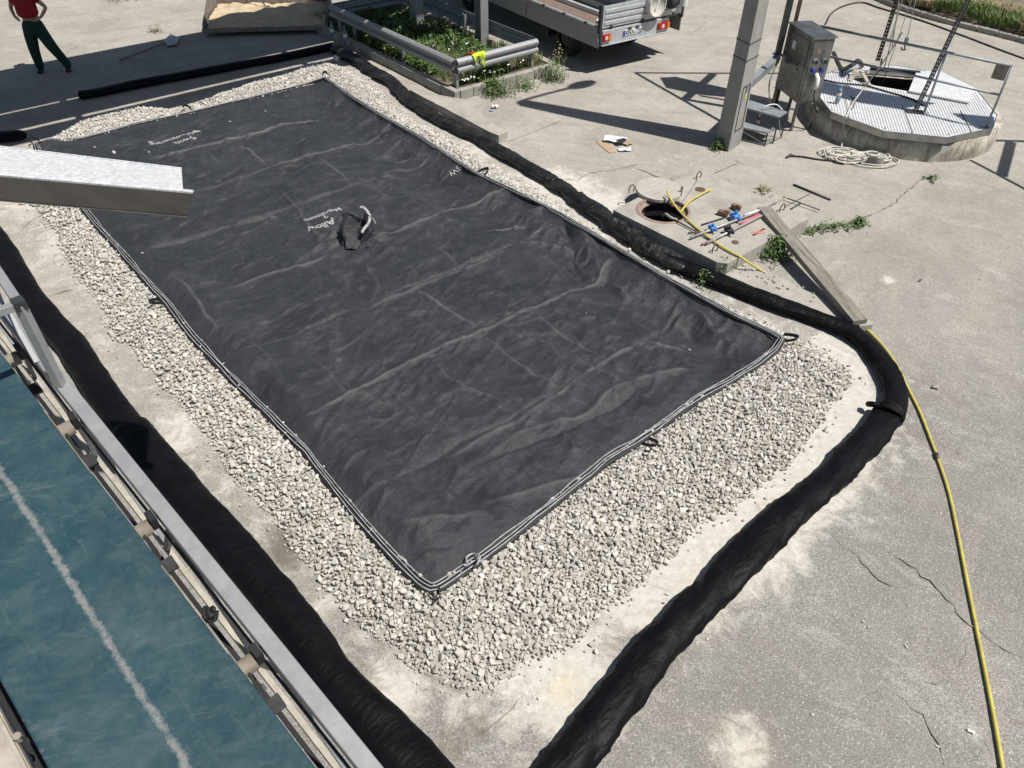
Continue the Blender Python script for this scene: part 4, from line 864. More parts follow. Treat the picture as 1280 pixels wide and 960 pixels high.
# ------------------------------------------------------------------ concrete lamp pole
b0, b1, b2 = G(893.5, 179), G(910, 190), G(926, 179); e1 = b0-b1; e2 = b2-b1
base4 = [b1, b1+e2, b1+e2+e1, b1+e1]; pcn = b1+(e1+e2)/2; PH = 8.6
lp = thing('lamp_pole', pcn, 'tall tapered square concrete lamp pole beside the steel steps', 'lamp pole')
mb = MB(); k = 14; vs = []
for i in range(k+1):
    z_ = PH*i/k; sc_ = 1-.5*z_/PH
    for q in base4: vs.append(pcn+(q-pcn)*sc_+ZX*z_)
mb.add(vs, [(4*i+j, 4*i+(j+1) % 4, 4*i+4+(j+1) % 4, 4*i+4+j) for i in range(k) for j in range(4)]+[tuple(range(4*k, 4*k+4))]); mb.build('shaft', M['pole'], lp, bevel=.02)
def onpole(z_, f, out=.0):   # point on the sunlit face, f from the near corner
    sc_ = 1-.5*z_/PH; nn = -nrm(e1); return pcn+(b1+e2*f-pcn)*sc_+ZX*z_+nn*out
fn = -nrm(e1)
mb = MB()
for a, b in ((.22, .78), ): 
    q = [onpole(.35, a, .004), onpole(.35, b, .004), onpole(1.15, b, .004), onpole(1.15, a, .004)]
    for i in range(4): mb.bar(q[i], q[(i+1) % 4], .014, .012, up=fn)
mb.build('hatch_frame', M['rod'], lp)
q = onpole(.95, .55, .006); MB().box(q, (.08, .006, .10), nrm(e2), fn, ZX).build('yellow_sticker', simple('yellow_sticker', (.6, .62, .15), .6), lp)
for z_ in (1.62, 1.9):
    sc_ = 1-.5*z_/PH; qs = [pcn+(c_-pcn)*(sc_+.015)+ZX*z_ for c_ in base4]; mb = MB()
    for i in range(4): mb.bar(qs[i], qs[(i+1) % 4], .008, .012)
    mb.build('steel_band', M['rod'], lp)
a0 = casterz(G(652, 127.5), PH); a0 = np.array([pcn[0], pcn[1], PH]); a1 = casterz(G(712, 110), 8.9); a2 = casterz(G(741, 102), 8.95)
MB().tube(catmull([a0-ZX*.3, a0+ZX*.1, (a0+a1)/2+ZX*.12, a1]), .05, 8).build('lamp_arm', M['galv'], lp)
mb = MB(); dd = nrm(a2-a1); L_ = np.linalg.norm(a2-a1)
mb.tube([a1+dd*L_*f for f in (-.1, 0, .2, .5, .8, 1.05, 1.1)], [.04, .09, .17, .2, .17, .1, .02], 12, .4); mb.build('lamp_head', M['galvd'], lp)
for i in range(3):
    pass

# ------------------------------------------------------------------ steel control cabinet
zt, zl = 1.73, .55
cF, cL, cR = G(1017.3, 48.5, zt), G(992.8, 28.8, zt), G(1044.9, 47, zt); dR = nrm(cR-cF); dL = cL-cF; dL = dL-dR*(dL@dR); lenR = np.linalg.norm(cR-cF); lenL = np.linalg.norm(dL); dL = nrm(dL)
cab = thing('control_cabinet', (cF+dR*lenR/2+dL*lenL/2)*[1, 1, 0], 'grey stainless steel control cabinet on legs with sockets, standing at the round sump', 'control cabinet')
def CB(a, b, z_): return (cF*[1, 1, 0])+dR*a+dL*b+ZX*z_
MB().box(CB(lenR/2, lenL/2, (zt+zl)/2), (lenR, lenL, zt-zl), dR, dL, ZX).build('housing', M['cabinet'], cab, bevel=.008)
MB().box(CB(lenR/2, lenL/2-.01, zt+.014), (lenR+.05, lenL+.07, .022), dR, dL, ZX).build('roof_plate', M['cabinet'], cab, bevel=.006)
MB().box(CB(lenR/2, -.009, (zt+zl)/2), (lenR-.05, .014, zt-zl-.08), dR, dL, ZX).build('front_panel', M['cabinet'], cab, bevel=.004)
MB().box(CB(-.005, lenL*.45, (zt+zl)/2), (.012, lenL*.72, zt-zl-.16), dR, dL, ZX).build('side_door', M['cabinet'], cab, bevel=.003)
MB().box(CB(-.014, lenL*.62, 1.45), (.004, .12, .14), dR, dL, ZX).build('nameplate', M['alu'], cab)
for a in (.03, lenR-.03):
    for b in (.03, lenL-.03): MB().box(CB(a, b, zl/2), (.045, .045, zl), dR, dL, ZX).build('leg', M['cabinet'], cab)
for k in range(3): MB().box(CB(-.014, lenL*(.30+.05*(k % 2)), 1.22-.06*k), (.006, .07, .02), dR, dL, ZX).build('vent_slot', M['ink'], cab)
def knob(a, z_, r, h, mname, name, n_=14): MB().cyl(CB(a*lenR, -.016, z_), r, h, n_, axis=-dL).build(name, M[mname], cab)
knob(.35, 1.50, .016, .03, 'amber', 'signal_lamp'); knob(.62, 1.50, .016, .03, 'rust', 'signal_lamp')
for a in (.30, .72): knob(a, 1.33, .05, .05, 'galvd', 'socket_ring'); knob(a, 1.33, .035, .07, 'black', 'socket'); knob(a, 1.16, .034, .05, 'plateb', 'blue_socket')
MB().tube([CB(.5*lenR, -.03, 1.10), CB(.5*lenR, -.12, 1.04), CB(.48*lenR, -.15, .93), CB(.46*lenR, -.15, .86)], [.04, .045, .042, .03], 12).build('plug', M['white'], cab)
MB().tube(catmull([CB(.46*lenR, -.15, .86), CB(.5*lenR, -.16, .7), CB(.9*lenR, -.12, .4), CB(1.3*lenR, -.1, .5)]), .012, 6).build('cable', M['black'], cab)
MB().box(CB(lenR*.55, -.012-.006, .80), (.012, .03, .1), dR, dL, ZX).build('latch', M['galvd'], cab)

# ------------------------------------------------------------------ steel steps
st = thing('steel_steps', G(952, 172), 'two-tread galvanised steel steps standing behind the concrete pole', 'steps')
lo = [G(*p, .26) for p in ((922, 157.5), (959.5, 165.7), (970.4, 160.6), (928, 148.5))]; hi = [G(*p, .52) for p in ((930, 133.5), (974, 146), (984.3, 139.5), (934, 124))]
def pr4(q, th): 
    mb = MB(); mb.prism([c_[:2] for c_ in q], q[0][2]-th, q[0][2]); return mb
for q in (lo, hi): pr4(q, .035).build('tread', M['galvd'], st, bevel=.004)
mb = MB()
for q in lo+hi:
    mb.bar(q*[1, 1, 0], q-ZX*.02, .022)
mb.build('leg_frame', M['dark'], st)
mb = MB(); mb.bar(lo[0]*[1, 1, 0]+ZX*.02, lo[1]*[1, 1, 0]+ZX*.02, .02); mb.bar(hi[1]*[1, 1, 0]+ZX*.02, hi[1]+0, .015); mb.bar(hi[1]-ZX*.03, hi[2]*[1, 1, 0], .014); mb.bar(lo[1]*[1, 1, 0]+ZX*.02, lo[2]*[1, 1, 0]+ZX*.02, .02); mb.bar(lo[2]*[1, 1, 0]+ZX*.02, hi[2]*[1, 1, 0]+ZX*.02, .02)
mb.bar(lo[0]-ZX*.04, lo[1]*[1, 1, 0]+ZX*.03, .016); mb.build('brace', M['galvd'], st)
# cable with red plug over the steps
c0 = hi[2]; pl_ = [G(978, 137, .55), G(971, 131, .6), G(962, 131, .62), G(953, 136, .55), G(949, 146, .33)]
cb = thing('power_cable', G(949, 150, .27), 'pale grey power cable with red and white plug hanging over the steel steps', 'cable')
MB().tube(catmull(pl_), .011, 7).build('cable', M['white'], cb); q = pl_[-1]
MB().tube([q, q-ZX*.03, q-ZX*.06], [.016, .03, .03], 10).build('plug_grip', M['redlens'], cb); MB().tube([q-ZX*.06, q-ZX*.07, q-ZX*.13], [.03, .032, .03], 10).build('plug_collar', M['white'], cb)

# ------------------------------------------------------------------ hoist frame: beam on the pole, posts and overhead bars
hf = thing('davit_hoist', G(965, 120), 'dark steel hoist frame bolted to the concrete pole, reaching over the steps and sump', 'hoist frame')
pa = above(G(920, 178), (944, 107)); zb_ = pa[2]; pb_ = G(971, 73.5, zb_)
MB().bar(pa-nrm(pb_-pa)*.25, pb_, .12, .13).build('lower_beam', M['galvd'], hf)
HZ = 3.1
pt = above(pb_, (980, 0)); pt = pb_+(pt-pb_)*((HZ-zb_)/(pt[2]-zb_))
MB().bar(pb_+ZX*.04, pt, .10).build('post', M['dark'], hf); MB().bar(pb_+ZX*.07, pb_+ZX*.09, .17).build('base_plate', M['galvd'], hf)
p2 = CB(lenR*.5, lenL+.18, 0); pk = above(p2, (1034, 0)); MB().bar(p2, np.array([p2[0], p2[1], HZ]), .06).build('post', M['rust'], hf)
A1 = casterz(G(794, 91), HZ); L1 = casterz(G(985, 92), HZ); L2 = casterz(G(905, 154), HZ)
for a, b, w in ((A1, L1, .07), (A1, L2, .07), (casterz(G(890, 92), HZ)-ZX*.06, casterz(G(853, 125), HZ)-ZX*.06, .13)): MB().bar(a, b, w).build('overhead_bar', M['dark'], hf)
q = [casterz(G(*p), HZ-.35) for p in ((826, 97), (846, 96), (985, 128), (985, 150), (912, 122), (872, 118), (834, 110))]
MB().prism([c_[:2] for c_ in q], HZ-.38, HZ-.3).build('shadow_panel', M['galvd'], hf)  # unseen panel, added with its outline shaped to cast the dark patch
Lz = .52
q = [casterz(G(*p, Lz), HZ) for p in ((1026, 100), (1072, 110), (1120, 119), (1168, 128), (1120, 135), (1072, 127), (1026, 115))]
MB().prism([c_[:2] for c_ in q], HZ-.1, HZ).build('overhead_beam', M['galvd'], hf)
q = [casterz(G(*p, Lz), HZ) for p in ((1188, 140), (1241, 145), (1243, 160), (1222, 160))]
MB().prism([c_[:2] for c_ in q], HZ-.08, HZ-.02).build('overhead_plate', M['galvd'], hf)
for k, (x_, y_) in enumerate(((973, 70), (976, 72), (970, 74))):
    g_ = G(x_, y_, zb_+.1); g2 = G(963-k, 100+k*3, .75); g3 = G(962+k, 130, .3)
    MB().tube(catmull([g_, g2, g3, G(966, 128+k*3, .05)]), .008, 5).build('hanging_cable', M['rope'], hf)
fr2 = thing('overhead_gantry', casterz(G(1320, 200), 3.0)*[1, 1, 0], 'steel gantry standing just beyond the right edge of the photo, throwing a ladder-like shadow', 'gantry')
T1, T2, T3, T4 = casterz(G(1235, 175), 3), casterz(G(1400, 180), 3), casterz(G(1213, 200), 3), casterz(G(1400, 300), 3)
for a, b, w in ((T1, T2, .08), (T3, T4, .06), (casterz(G(1264, 177), 2.94), casterz(G(1252, 220), 2.94), .13)): MB().bar(a, b, w).build('bar', M['dark'], fr2)
for q in (T2, T4): MB().bar(q*[1, 1, 0], q, .1).build('post', M['dark'], fr2)

# ------------------------------------------------------------------ round sump
LZ = .50
wl = thing('round_sump', (*WELL, 0), 'round concrete sump with a ribbed aluminium deck and an open hatch', 'sump')
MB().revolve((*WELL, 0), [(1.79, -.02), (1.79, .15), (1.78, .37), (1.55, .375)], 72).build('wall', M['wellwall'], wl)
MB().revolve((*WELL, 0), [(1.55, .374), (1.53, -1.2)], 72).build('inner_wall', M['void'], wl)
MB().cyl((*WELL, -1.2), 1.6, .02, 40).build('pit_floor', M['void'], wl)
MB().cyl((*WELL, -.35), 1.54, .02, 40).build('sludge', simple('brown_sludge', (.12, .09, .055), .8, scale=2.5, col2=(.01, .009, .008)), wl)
lidp = [G(*p, LZ)[:2] for p in ((1025, 122), (1039, 140), (1105, 164), (1184, 172), (1241, 160), (1246, 144), (1222, 114), (1178, 93), (1120, 82), (1060, 82), (1030, 94))]
hole = [G(*p, LZ)[:2] for p in ((1066, 91), (1088, 86), (1149, 91), (1135, 114), (1094, 107), (1069, 100))]
poly_hole('deck', lidp, hole, LZ-.10, LZ, M['alu'], wl, LZ-.10)
# ribs across the deck
fe = nrm(np.r_[lidp[3]-lidp[2], 0]); rd = np.array([-fe[1], fe[0], 0]); lp2 = np.array(lidp); hp2 = np.array(hole); mb = MB(); ctr_ = lp2.mean(0)
for s_ in np.arange(-2.3, 2.3, .052):
    c_ = ctr_+fe[:2]*s_; tt_ = np.arange(-2.3, 2.3, .02); pts = c_+rd[:2]*tt_[:, None]; okk = inside(pts, lp2) & ~inside(pts, hp2) & (seg_dist(pts, lp2, True) > .04) & (seg_dist(pts, hp2, True) > .05)
    i = 0
    while i < len(tt_):
        if okk[i]:
            j = i
            while j+1 < len(tt_) and okk[j+1]: j += 1
            if j-i > 3: mb.bar(np.array([*pts[i], LZ+.005]), np.array([*pts[j], LZ+.005]), .022, .012)
            i = j+1
        else: i += 1
mb.build('deck_ribs', M['alu'], wl, kind='stuff')
mb = MB()
for i in range(len(lidp)): a, b = lidp[i], lidp[(i+1) % len(lidp)]; mb.bar((*a, LZ-.055), (*b, LZ-.055), .012, .125)
mb.build('deck_rim', M['steel'], wl)
for i, px in enumerate(((1105, 164), (1184, 172), (1039, 140))): g_ = G(*px, LZ-.05); MB().box(g_, (.02, .03, .13), fe, rd, ZX).build('rim_joint', M['dark'], wl)
for s_ in (-1.15, -.1, .95):
    c_ = ctr_+fe[:2]*s_; tt_ = np.arange(-2.3, 2.3, .02); pts = c_+rd[:2]*tt_[:, None]; ok2 = inside(pts, lp2) & (tt_ < -.45); pts = pts[ok2]
    if len(pts) > 3: MB().bar((*pts[0], LZ+.009), (*pts[-1], LZ+.009), .012, .006).build('deck_seam', M['dark'], wl)
g_ = G(1179, 186, .28); MB().box(g_+np.array([0, -.03, 0]), (.09, .01, .12), fe, rd, ZX).build('tag_plate', M['alu'], wl)
# hatch cover
hc = [G(*p, LZ+.06)[:2] for p in ((1146, 88.5), (1176, 89), (1221, 111), (1211, 127.5), (1136, 113))]
hcv = thing('hatch_cover', G(1180, 108, LZ), 'smooth pale aluminium hatch cover slid aside on the sump deck', 'hatch cover'); MB().prism(hc, LZ+.03, LZ+.06).build('plate', M['alu'], hcv, bevel=.003)
for px in ((1200, 114), (1206, 114.5)): MB().cyl(G(*px, LZ+.06), .012, .006, 10).build('hole', M['ink'], hcv)
a, b = G(1136, 114, LZ+.02), G(1211, 129, LZ+.02); MB().bar(a, b, .03, .045).build('edge_strip', M['steel'], hcv)
MB().bar(G(1088, 85, LZ+.05), G(1150, 91, LZ+.05), .09, .06).build('hatch_bar', M['dark'], None, label='dark steel bar lying along the far edge of the open hatch', cat='bar')
for i, (a, b) in enumerate((((1076, 88), (1087, 107)), ((1071, 84), (1062, 101)))):
    MB().bar(G(*a, LZ+.18), G(*b, LZ+.02), .07, .03).build('white_board', M['beige'], None, label=['pale board leaning over the left part of the open hatch, beside the mast', 'pale board lying left of the leaning one at the hatch corner'][i], cat='board')
MB().tube(catmull([G(1042, 66, LZ+.05), G(1052, 86, LZ+.03), G(1064, 82, LZ+.25), G(1072, 76, LZ+.25), G(1078, 82, LZ+.05)]), .045, 8).build('bent_pipe', M['rod'], None, label='bent dark pipe elbow standing behind the hatch on the sump deck', cat='pipe')
# railing
ra = thing('sump_railing', G(1232, 160, LZ), 'tubular grey steel railing with two rails standing on the sump deck', 'railing')
rp_ = [G(1232, 160, LZ), G(1155, 141, LZ)]; rt = []
for g_, px in zip(rp_, ((1265, 92), (1177, 72))): t_ = above(g_, px); rt.append(np.array([g_[0], g_[1], LZ+1.1]))
d3 = rt[1]-rt[0]; p3 = rt[1]+nrm(d3)*2.35
for g_ in (rt[0], rt[1], p3): MB().tube([g_*[1, 1, 0]+ZX*LZ, g_], .021, 10).build('post', M['galvd'], ra)
for g_ in (rt[0], rt[1], p3): MB().box(g_*[1, 1, 0]+ZX*(LZ+.006), (.16, .1, .012), fe, rd, ZX).build('foot_plate', M['galvd'], ra)
MB().tube([rt[0], rt[1], p3], .024, 10).build('top_rail', M['galvd'], ra); MB().tube([rt[0]-ZX*.5, rt[1]-ZX*.5, p3-ZX*.5], .02, 10).build('middle_rail', M['galvd'], ra)
d_ = nrm(rt[1]-rt[0]); MB().box(rt[0]+d_*.14-ZX*.14, (.22, .008, .24), d_, np.cross(d_, ZX), ZX).build('sign_plate', M['rusty'], ra)
# two wrapped masts
def mast(p, q, w, label, seed):
    o = thing('lattice_mast', p, label, 'mast'); ax = nrm(q-p); s1 = nrm(np.cross(ax, [0, 1, .2])); s2 = np.cross(ax, s1); L_ = np.linalg.norm(q-p); mb = MB()
    cs = [s1*w, -s1*w*.5+s2*w*.87, -s1*w*.5-s2*w*.87]
    for c_ in cs: MB().tube([p+c_, q+c_], .011, 6).build('chord', M['rod'], o)
    n_ = int(L_/.065)
    for i in range(n_):
        for j in range(3):
            a = p+ax*(L_*i/n_)+cs[j]; b = p+ax*(L_*(i+1)/n_)+cs[(j+1) % 3]; mb.bar(a, b, .009); a = p+ax*(L_*i/n_)+cs[(j+1) % 3]; b = p+ax*(L_*(i+1)/n_)+cs[j]; mb.bar(a, b, .007)
    mb.build('lacing', M['galvd'] if seed else M['rust'], o, kind='stuff'); return o
m1 = G(1090, 98, LZ); m1t = above(m1, (1118, -2)); m1t = m1+nrm(m1t-m1)*3.2
mo1 = mast(m1+ZX*.35, m1t, .036, 'dark rusty lattice mast rising from the open hatch', 0)
MB().tube(catmull([m1+ZX*.4+fe*.07, m1+ZX*.2+fe*.09, m1+ZX*.02]), .02, 6).build('forked_foot', M['rod'], mo1)
m2 = G(1143, 141, LZ); q = ray(1212, -4); m2t = q*((14.6-0)/q[1])+[0, 0, CAMH]
m2t = m2t if m2t[2] > 1.5 else m2+ZX*2; m2t = m2+(m2t-m2)*1.8
mo2 = mast(m2, m2t, .036, 'dark leaning lattice mast fixed on the front half of the sump deck', 1)
MB().box(m2+ZX*.02, (.3, .16, .03), fe, rd, ZX).build('base_plate', M['dark'], mo2)
# hanging ropes and hook
hr = thing('hanging_ropes', G(1110, 112, -.3), 'thin ropes hanging from the hoist down to the open hatch', 'rope')
for a, b, za, zb2, r_ in (((1112, 50), (1128, 0), 1.3, 2.2, .008), ((1104, 90), (1128, -2), .6, 2.3, .010), ((1103, 104), (1140, -2), .3, 2.3, .007), ((1115, 60), (1124, -2), 1.2, 2.3, .009)):
    A_ = G(*a, za); t_ = ray(*b); t_ = t_*(A_[1]/t_[1]*1.0)+[0, 0, CAMH]; MB().tube([A_, t_, A_+(t_-A_)*1.5], r_, 6).build('rope', M['greyrod'], hr)
A_ = G(1132, 54, 1.3); t_ = ray(1145, -2); t_ = t_*(A_[1]/t_[1])+[0, 0, CAMH]
hk = thing('hoist_hook', A_, 'small steel hook block hanging on a thin rope above the railing', 'hook'); MB().tube([A_+ZX*.08, t_, A_+(t_-A_)*1.5], .008, 6).build('rope', M['greyrod'], hk)
MB().box(A_+ZX*.05, (.07, .06, .13), fe, rd, ZX).build('block', M['galvd'], hk, bevel=.012); MB().tube(catmull([A_, A_-ZX*.06, A_-ZX*.12+fe*.03, A_-ZX*.12-fe*.03, A_-ZX*.08-fe*.05]), .014, 7).build('hook', M['rod'], hk)
# white rope and its heap
wr = thing('rope_heap', G(1075, 200), 'tangled heap of off-white rope in front of the round sump', 'rope')
rs = np.random.RandomState(8); c0 = G(1072, 198); pts = []
path = [G(1128, 40, 1.75), G(1110, 69, 1.35), G(1093, 93, 1.0), G(1076, 115, .72), G(1064, 132, LZ+.03), G(1059, 143, LZ+.03), G(1056, 150, LZ-.05), G(1054, 172, .12), G(1053, 186, .04)]
n_ = 150
n_ = 230
for i in range(n_):
    t_ = i*.8; a = t_+1.3*math.sin(t_*.23)+2.2*float(vnoise(t_*.11, 3., 5)); rr = .07+.22*float(vnoise(t_*.17, 7., 9))**1.2+.10*max(0, math.sin(t_*.061))**4; cx_ = c0+np.array([.34*math.sin(t_*.083)+.14*(float(vnoise(t_*.3, 1., 2))-.5), .13*math.sin(t_*.137+1)+.1*(float(vnoise(t_*.3, 9., 2))-.5), 0])
    pts.append(cx_+np.array([math.cos(a)*rr*1.25, math.sin(a)*rr*.8, .015+.13*float(vnoise(t_*.5, 4., 4))*math.exp(-rr*3)]))
MB().tube(catmull(path+pts, 5), .0135, 6).build('rope', M['rope'], wr)
MB().tube([G(1091, 192, .2)+np.array([.11*math.cos(a), .09*math.sin(a), 0]) for a in np.linspace(0, 6.6, 24)], .018, 6).build('coil', M['rope'], wr)
MB().cyl(G(1094, 205, .0), .13, .17, 24).build('concrete_pot', M['kerb'], None, bevel=.01, label='small round grey concrete pot beside the tangled rope', cat='pot')
dk_ = catmull([G(x_, y_, .02) for x_, y_ in ((984, 196), (991, 195), (1005, 196), (1022, 199), (1040, 201), (1055, 205))])
MB().tube(dk_, .014, 6).build('thin_hose', M['black'], None, label='thin dark hose lying left of the rope heap', cat='hose')
MB().tube([G(983, 197, .02), G(988, 193, .03), G(992, 195, .02)], .022, 6).build('hose_fitting', M['rod'], None, label='dark fitting at the end of the thin hose', cat='fitting')
MB().tube(catmull([G(x_, y_, LZ+.02) for x_, y_ in ((1030, 100), (1050, 104), (1080, 107), (1110, 115), (1140, 124), (1152, 131), (1160, 133))]), .018, 6).build('black_cable', M['black'], None, label='black cable running across the sump deck to the leaning mast', cat='cable')
MB().tube(catmull([G(x_, y_, LZ+.02) for x_, y_ in ((1063, 120), (1068, 125), (1067, 133), (1064, 137))]), .008, 5).build('short_cable', M['black'], None, label='short dark cable end curled on the sump deck beside the white rope', cat='cable')
def bottle(base, label, h=.24, r=.034, tilt=(0, 0, 1)):
    o = thing('water_bottle', base, label, 'bottle'); ax = nrm(tilt)
    MB().revolve(base, [(0, 0), (r, .003), (r, h*.3), (r*.92, h*.35), (r, h*.4), (r, h*.68), (r*.55, h*.84), (r*.36, h*.9), (r*.36, h*.93)], 16, ax).build('body', M['bottle'], o)
    MB().revolve(base, [(r*1.02, h*.42), (r*1.03, h*.43), (r*1.03, h*.60), (r*1.02, h*.61)], 16, ax).build('paper_label', M['white'], o); MB().cyl(np.array(base)+ax*h*.93, r*.42, h*.07, 12, ax).build('cap', M['bluep'], o)
bottle(G(1046, 128, LZ+.03), 'empty plastic bottle standing on the sump deck beside the cabinet', .32, .045)
bottle(G(416.5, 49, .2), 'plastic water bottle on the island kerb, the left one of two', .4, .05); bottle(G(433, 55.5, .2), 'plastic water bottle on the island kerb, the right one of two', .4, .05)
MB().tube(catmull([G(x_, y_, .02) for x_, y_ in ((1032, 30), (1040, 16), (1056, 7), (1078, 3), (1100, 10), (1150, 25), (1210, 47), (1260, 66), (1300, 80))]), .022, 6).build('ground_cable', M['rod'], None, label='long dark cable looping over the yard behind the round sump', cat='cable')

# ------------------------------------------------------------------ hoses, tubes and tools on the slab
hp = [G(834, 239, .42), G(838, 248, .38), G(846, 260, .32), G(862, 277, .28), G(885, 296, .28), G(905, 310, .28), G(925, 321, .27), G(937, 329, .2), G(950, 337, .09), G(975, 352, .02), G(1020, 375, .02), G(1060, 396, .02), G(1078, 407, .03), G(1100, 428, .02), G(1118, 452, .02), G(1136, 487, .02), G(1150, 515, .02), G(1163, 548, .02), G(1172, 572, .02), G(1186, 615, .02), G(1197, 665, .02), G(1208, 722, .02), G(1220, 782, .02), G(1232, 842, .02), G(1244, 905, .02), G(1256, 975, .02), G(1262, 1010, .02)]
yh = thing('yellow_hose', G(1163, 548), 'long yellow hose running from the manhole under the plank and down the right side', 'hose')
MB().tube(catmull(hp, 6), .0165, 8).build('hose', M['hose'], yh); q = G(1170, 567, .02); q2 = G(1172, 574, .02); MB().tube([q, q2], .024, 10).build('joint', M['rod'], yh)
MB().tube(catmull([G(889, 236, SLZ+.05), G(878, 242, SLZ+.04), G(864, 250, SLZ+.05), G(857, 257, SLZ+.05), G(851, 265, SLZ+.02)]), .017, 8).build('yellow_hose', M['hose'], None, label='short bright yellow hose end lying on the slab behind the manhole', cat='hose')
def rodt(a, b, r, m_, label, za=SLZ+.03, zb_=None, cat='tube', name='tube', n_=8): return MB().tube([G(*a, za), G(*b, za if zb_ is None else zb_)], r, n_).build(name, M[m_], None, label=label, cat=cat)
rodt((863, 297), (951, 263.5), .018, 'greyrod', 'pale tube on the slab running through both blue clamps', SLZ+.05)
rodt((883, 304), (952, 269.5), .020, 'greyrod', 'pale tube on the slab nearest its front tip', SLZ+.05)
rodt((905, 282), (983, 247), .014, 'greyrod', 'thin pale tube reaching past the end of the plank', SLZ+.04)
rodt((930, 269), (951, 262), .016, 'white', 'short white tube end beside the top of the plank', SLZ+.07)
rodt((925, 281), (949, 268.5), .028, 'pinkrod', 'pink painted tube on the slab beside the plank', SLZ+.06)
rodt((877, 305.5), (892, 300), .016, 'pinkrod', 'short pinkish tube end on the slab beside the lifting eye', SLZ+.03)
rodt((877, 281), (906, 272), .012, 'rod', 'thin black rod on the slab left of the bricks', SLZ+.02, cat='rod', name='rod')
rodt((838, 272), (888, 299), .011, 'rod', 'dark rod running from the manhole across the slab', SLZ+.03, cat='rod', name='rod')
rodt((860, 291), (875, 290), .012, 'rust', 'small twisted rusty rod near the left end of the tubes', SLZ+.03, cat='rod', name='rod')
rodt((992, 230.5), (1038.5, 249.5), .016, 'rod', 'dark rod lying on the yard farthest right behind the slab', .02, cat='rod', name='rod')
rodt((979, 246), (1025, 262.5), .010, 'rod', 'thin dark rod lying on the yard nearer the slab corner', .05, cat='rod', name='rod')
rodt((988, 261.5), (1001, 254), .012, 'rod', 'short dark rod on the yard beside the slab corner', .02, cat='rod', name='rod')
rodt((970, 264), (1014, 241), .004, 'rod', 'thin wire lying across the two rods on the yard', .03, cat='wire', name='wire')
MB().tube(catmull([G(872, 224, SLZ+.01), G(862, 240, SLZ+.01), G(850, 256, SLZ+.01)]), .004, 5).build('wire', M['rod'], None, label='thin wire from the rear lifting eye to the manhole', cat='wire')
def clamp(px, s_, label, m_='bluep'):
    g_ = G(*px, SLZ+.06); o = thing('clamp', g_, label, 'clamp'); dr = nrm(G(951, 263)-G(863, 297)); dn2 = np.array([-dr[1], dr[0], 0])
    MB().tube([g_-dr*.045*s_, g_+dr*.045*s_], .038*s_, 12).build('collar', M[m_], o); MB().box(g_+dn2*.045*s_+ZX*.02, (.06*s_, .04*s_, .05*s_), dr, dn2, ZX).build('jaw', M[m_], o, bevel=.006)
    MB().box(g_-dn2*.05*s_+ZX*.01, (.03*s_, .07*s_, .03*s_), dr, dn2, ZX).build('lever', M[m_], o, bevel=.004); MB().cyl(g_+ZX*.03*s_, .016*s_, .05*s_, 10).build('screw', M[m_], o)
clamp((919, 271.5), 1.35, 'larger blue plastic clamp on the pale tube beside the bricks'); clamp((890.5, 286), 1.05, 'smaller blue plastic clamp on the pale tube near its left end'); clamp((911, 289), 1.15, 'black clamp on the tubes in front of the blue ones', 'black')
for i, (px, a) in enumerate((((904, 266), .3), ((920, 259), -.2))):
    g_ = G(*px, SLZ+.05); d_ = nrm(UX*math.cos(a)+VX*math.sin(a)); o = thing('brick', g_-ZX*.05, ['rounded orange-brown brick on the slab, the left one of two', 'rounded orange-brown brick on the slab, the right one of two'][i], 'brick')
    MB().box(g_, (.17, .085, .08), d_, np.array([-d_[1], d_[0], 0]), ZX).build('brick_body', M['brick'], o, bevel=.025); MB().box(g_+d_*.06+ZX*.05, (.09, .06, .03), d_, np.array([-d_[1], d_[0], 0]), ZX).build('mortar_lump', M['brick'], o, bevel=.012)

# ------------------------------------------------------------------ guard rails
def wbeam(a, b, out, z0, name, parent, mat_=None):
    a = np.array(a, float); b = np.array(b, float); out = nrm(out); mat_ = mat_ or M['galv']
    pr = [(0, .31), (.03, .300), (.075, .262), (.082, .235), (.075, .205), (.02, .172), (.012, .155), (.02, .138), (.075, .105), (.082, .075), (.075, .048), (.03, .01), (0, 0)]
    th = .006; ring_ = [(o, z_) for o, z_ in pr]+[(o-th, z_) for o, z_ in pr[::-1]]; n_ = len(ring_); vs = []
    for q in (a, b):
        for o, z_ in ring_: vs.append(q+out*o+ZX*(z0+z_))
    MB().add(vs, [(j, (j+1) % n_, n_+(j+1) % n_, n_+j) for j in range(n_)], 0, False).add(vs, [(j, j+1, n_-2-j, n_-1-j) for j in range(n_//2-1)]+[(n_+j+1, n_+j, 2*n_-1-j, 2*n_-2-j) for j in range(n_//2-1)]).build(name, mat_, parent)
GZ = .46
u1, v1 = UVof(G(567, 74, .76)); u0, v0 = UVof(G(414, 5, .76)); u2, v2 = UVof(G(672, 49, .76)); vN = (v1+v0)/2; uN = (u1+u2)/2
print('rail', u0, v0, u1, v1, u2, v2)
gr = thing('guard_rail', UV(-16, vN), 'galvanised W-beam guard rail on posts around the planted island', 'guard rail')
wbeam(UV(u0, vN), UV(uN-.0, vN), -VX, GZ, 'long_beam', gr); wbeam(UV(uN, vN+.02), UV(uN, v2), UX, GZ, 'short_beam', gr)
wbeam(UV(u0+.1, v2+.02), UV(uN-.15, v2+.02), VX, GZ, 'back_beam', gr, M['galvd']); wbeam(UV(u0, vN+.05), UV(u0, v2), -UX, GZ, 'far_beam', gr, M['galvd'])
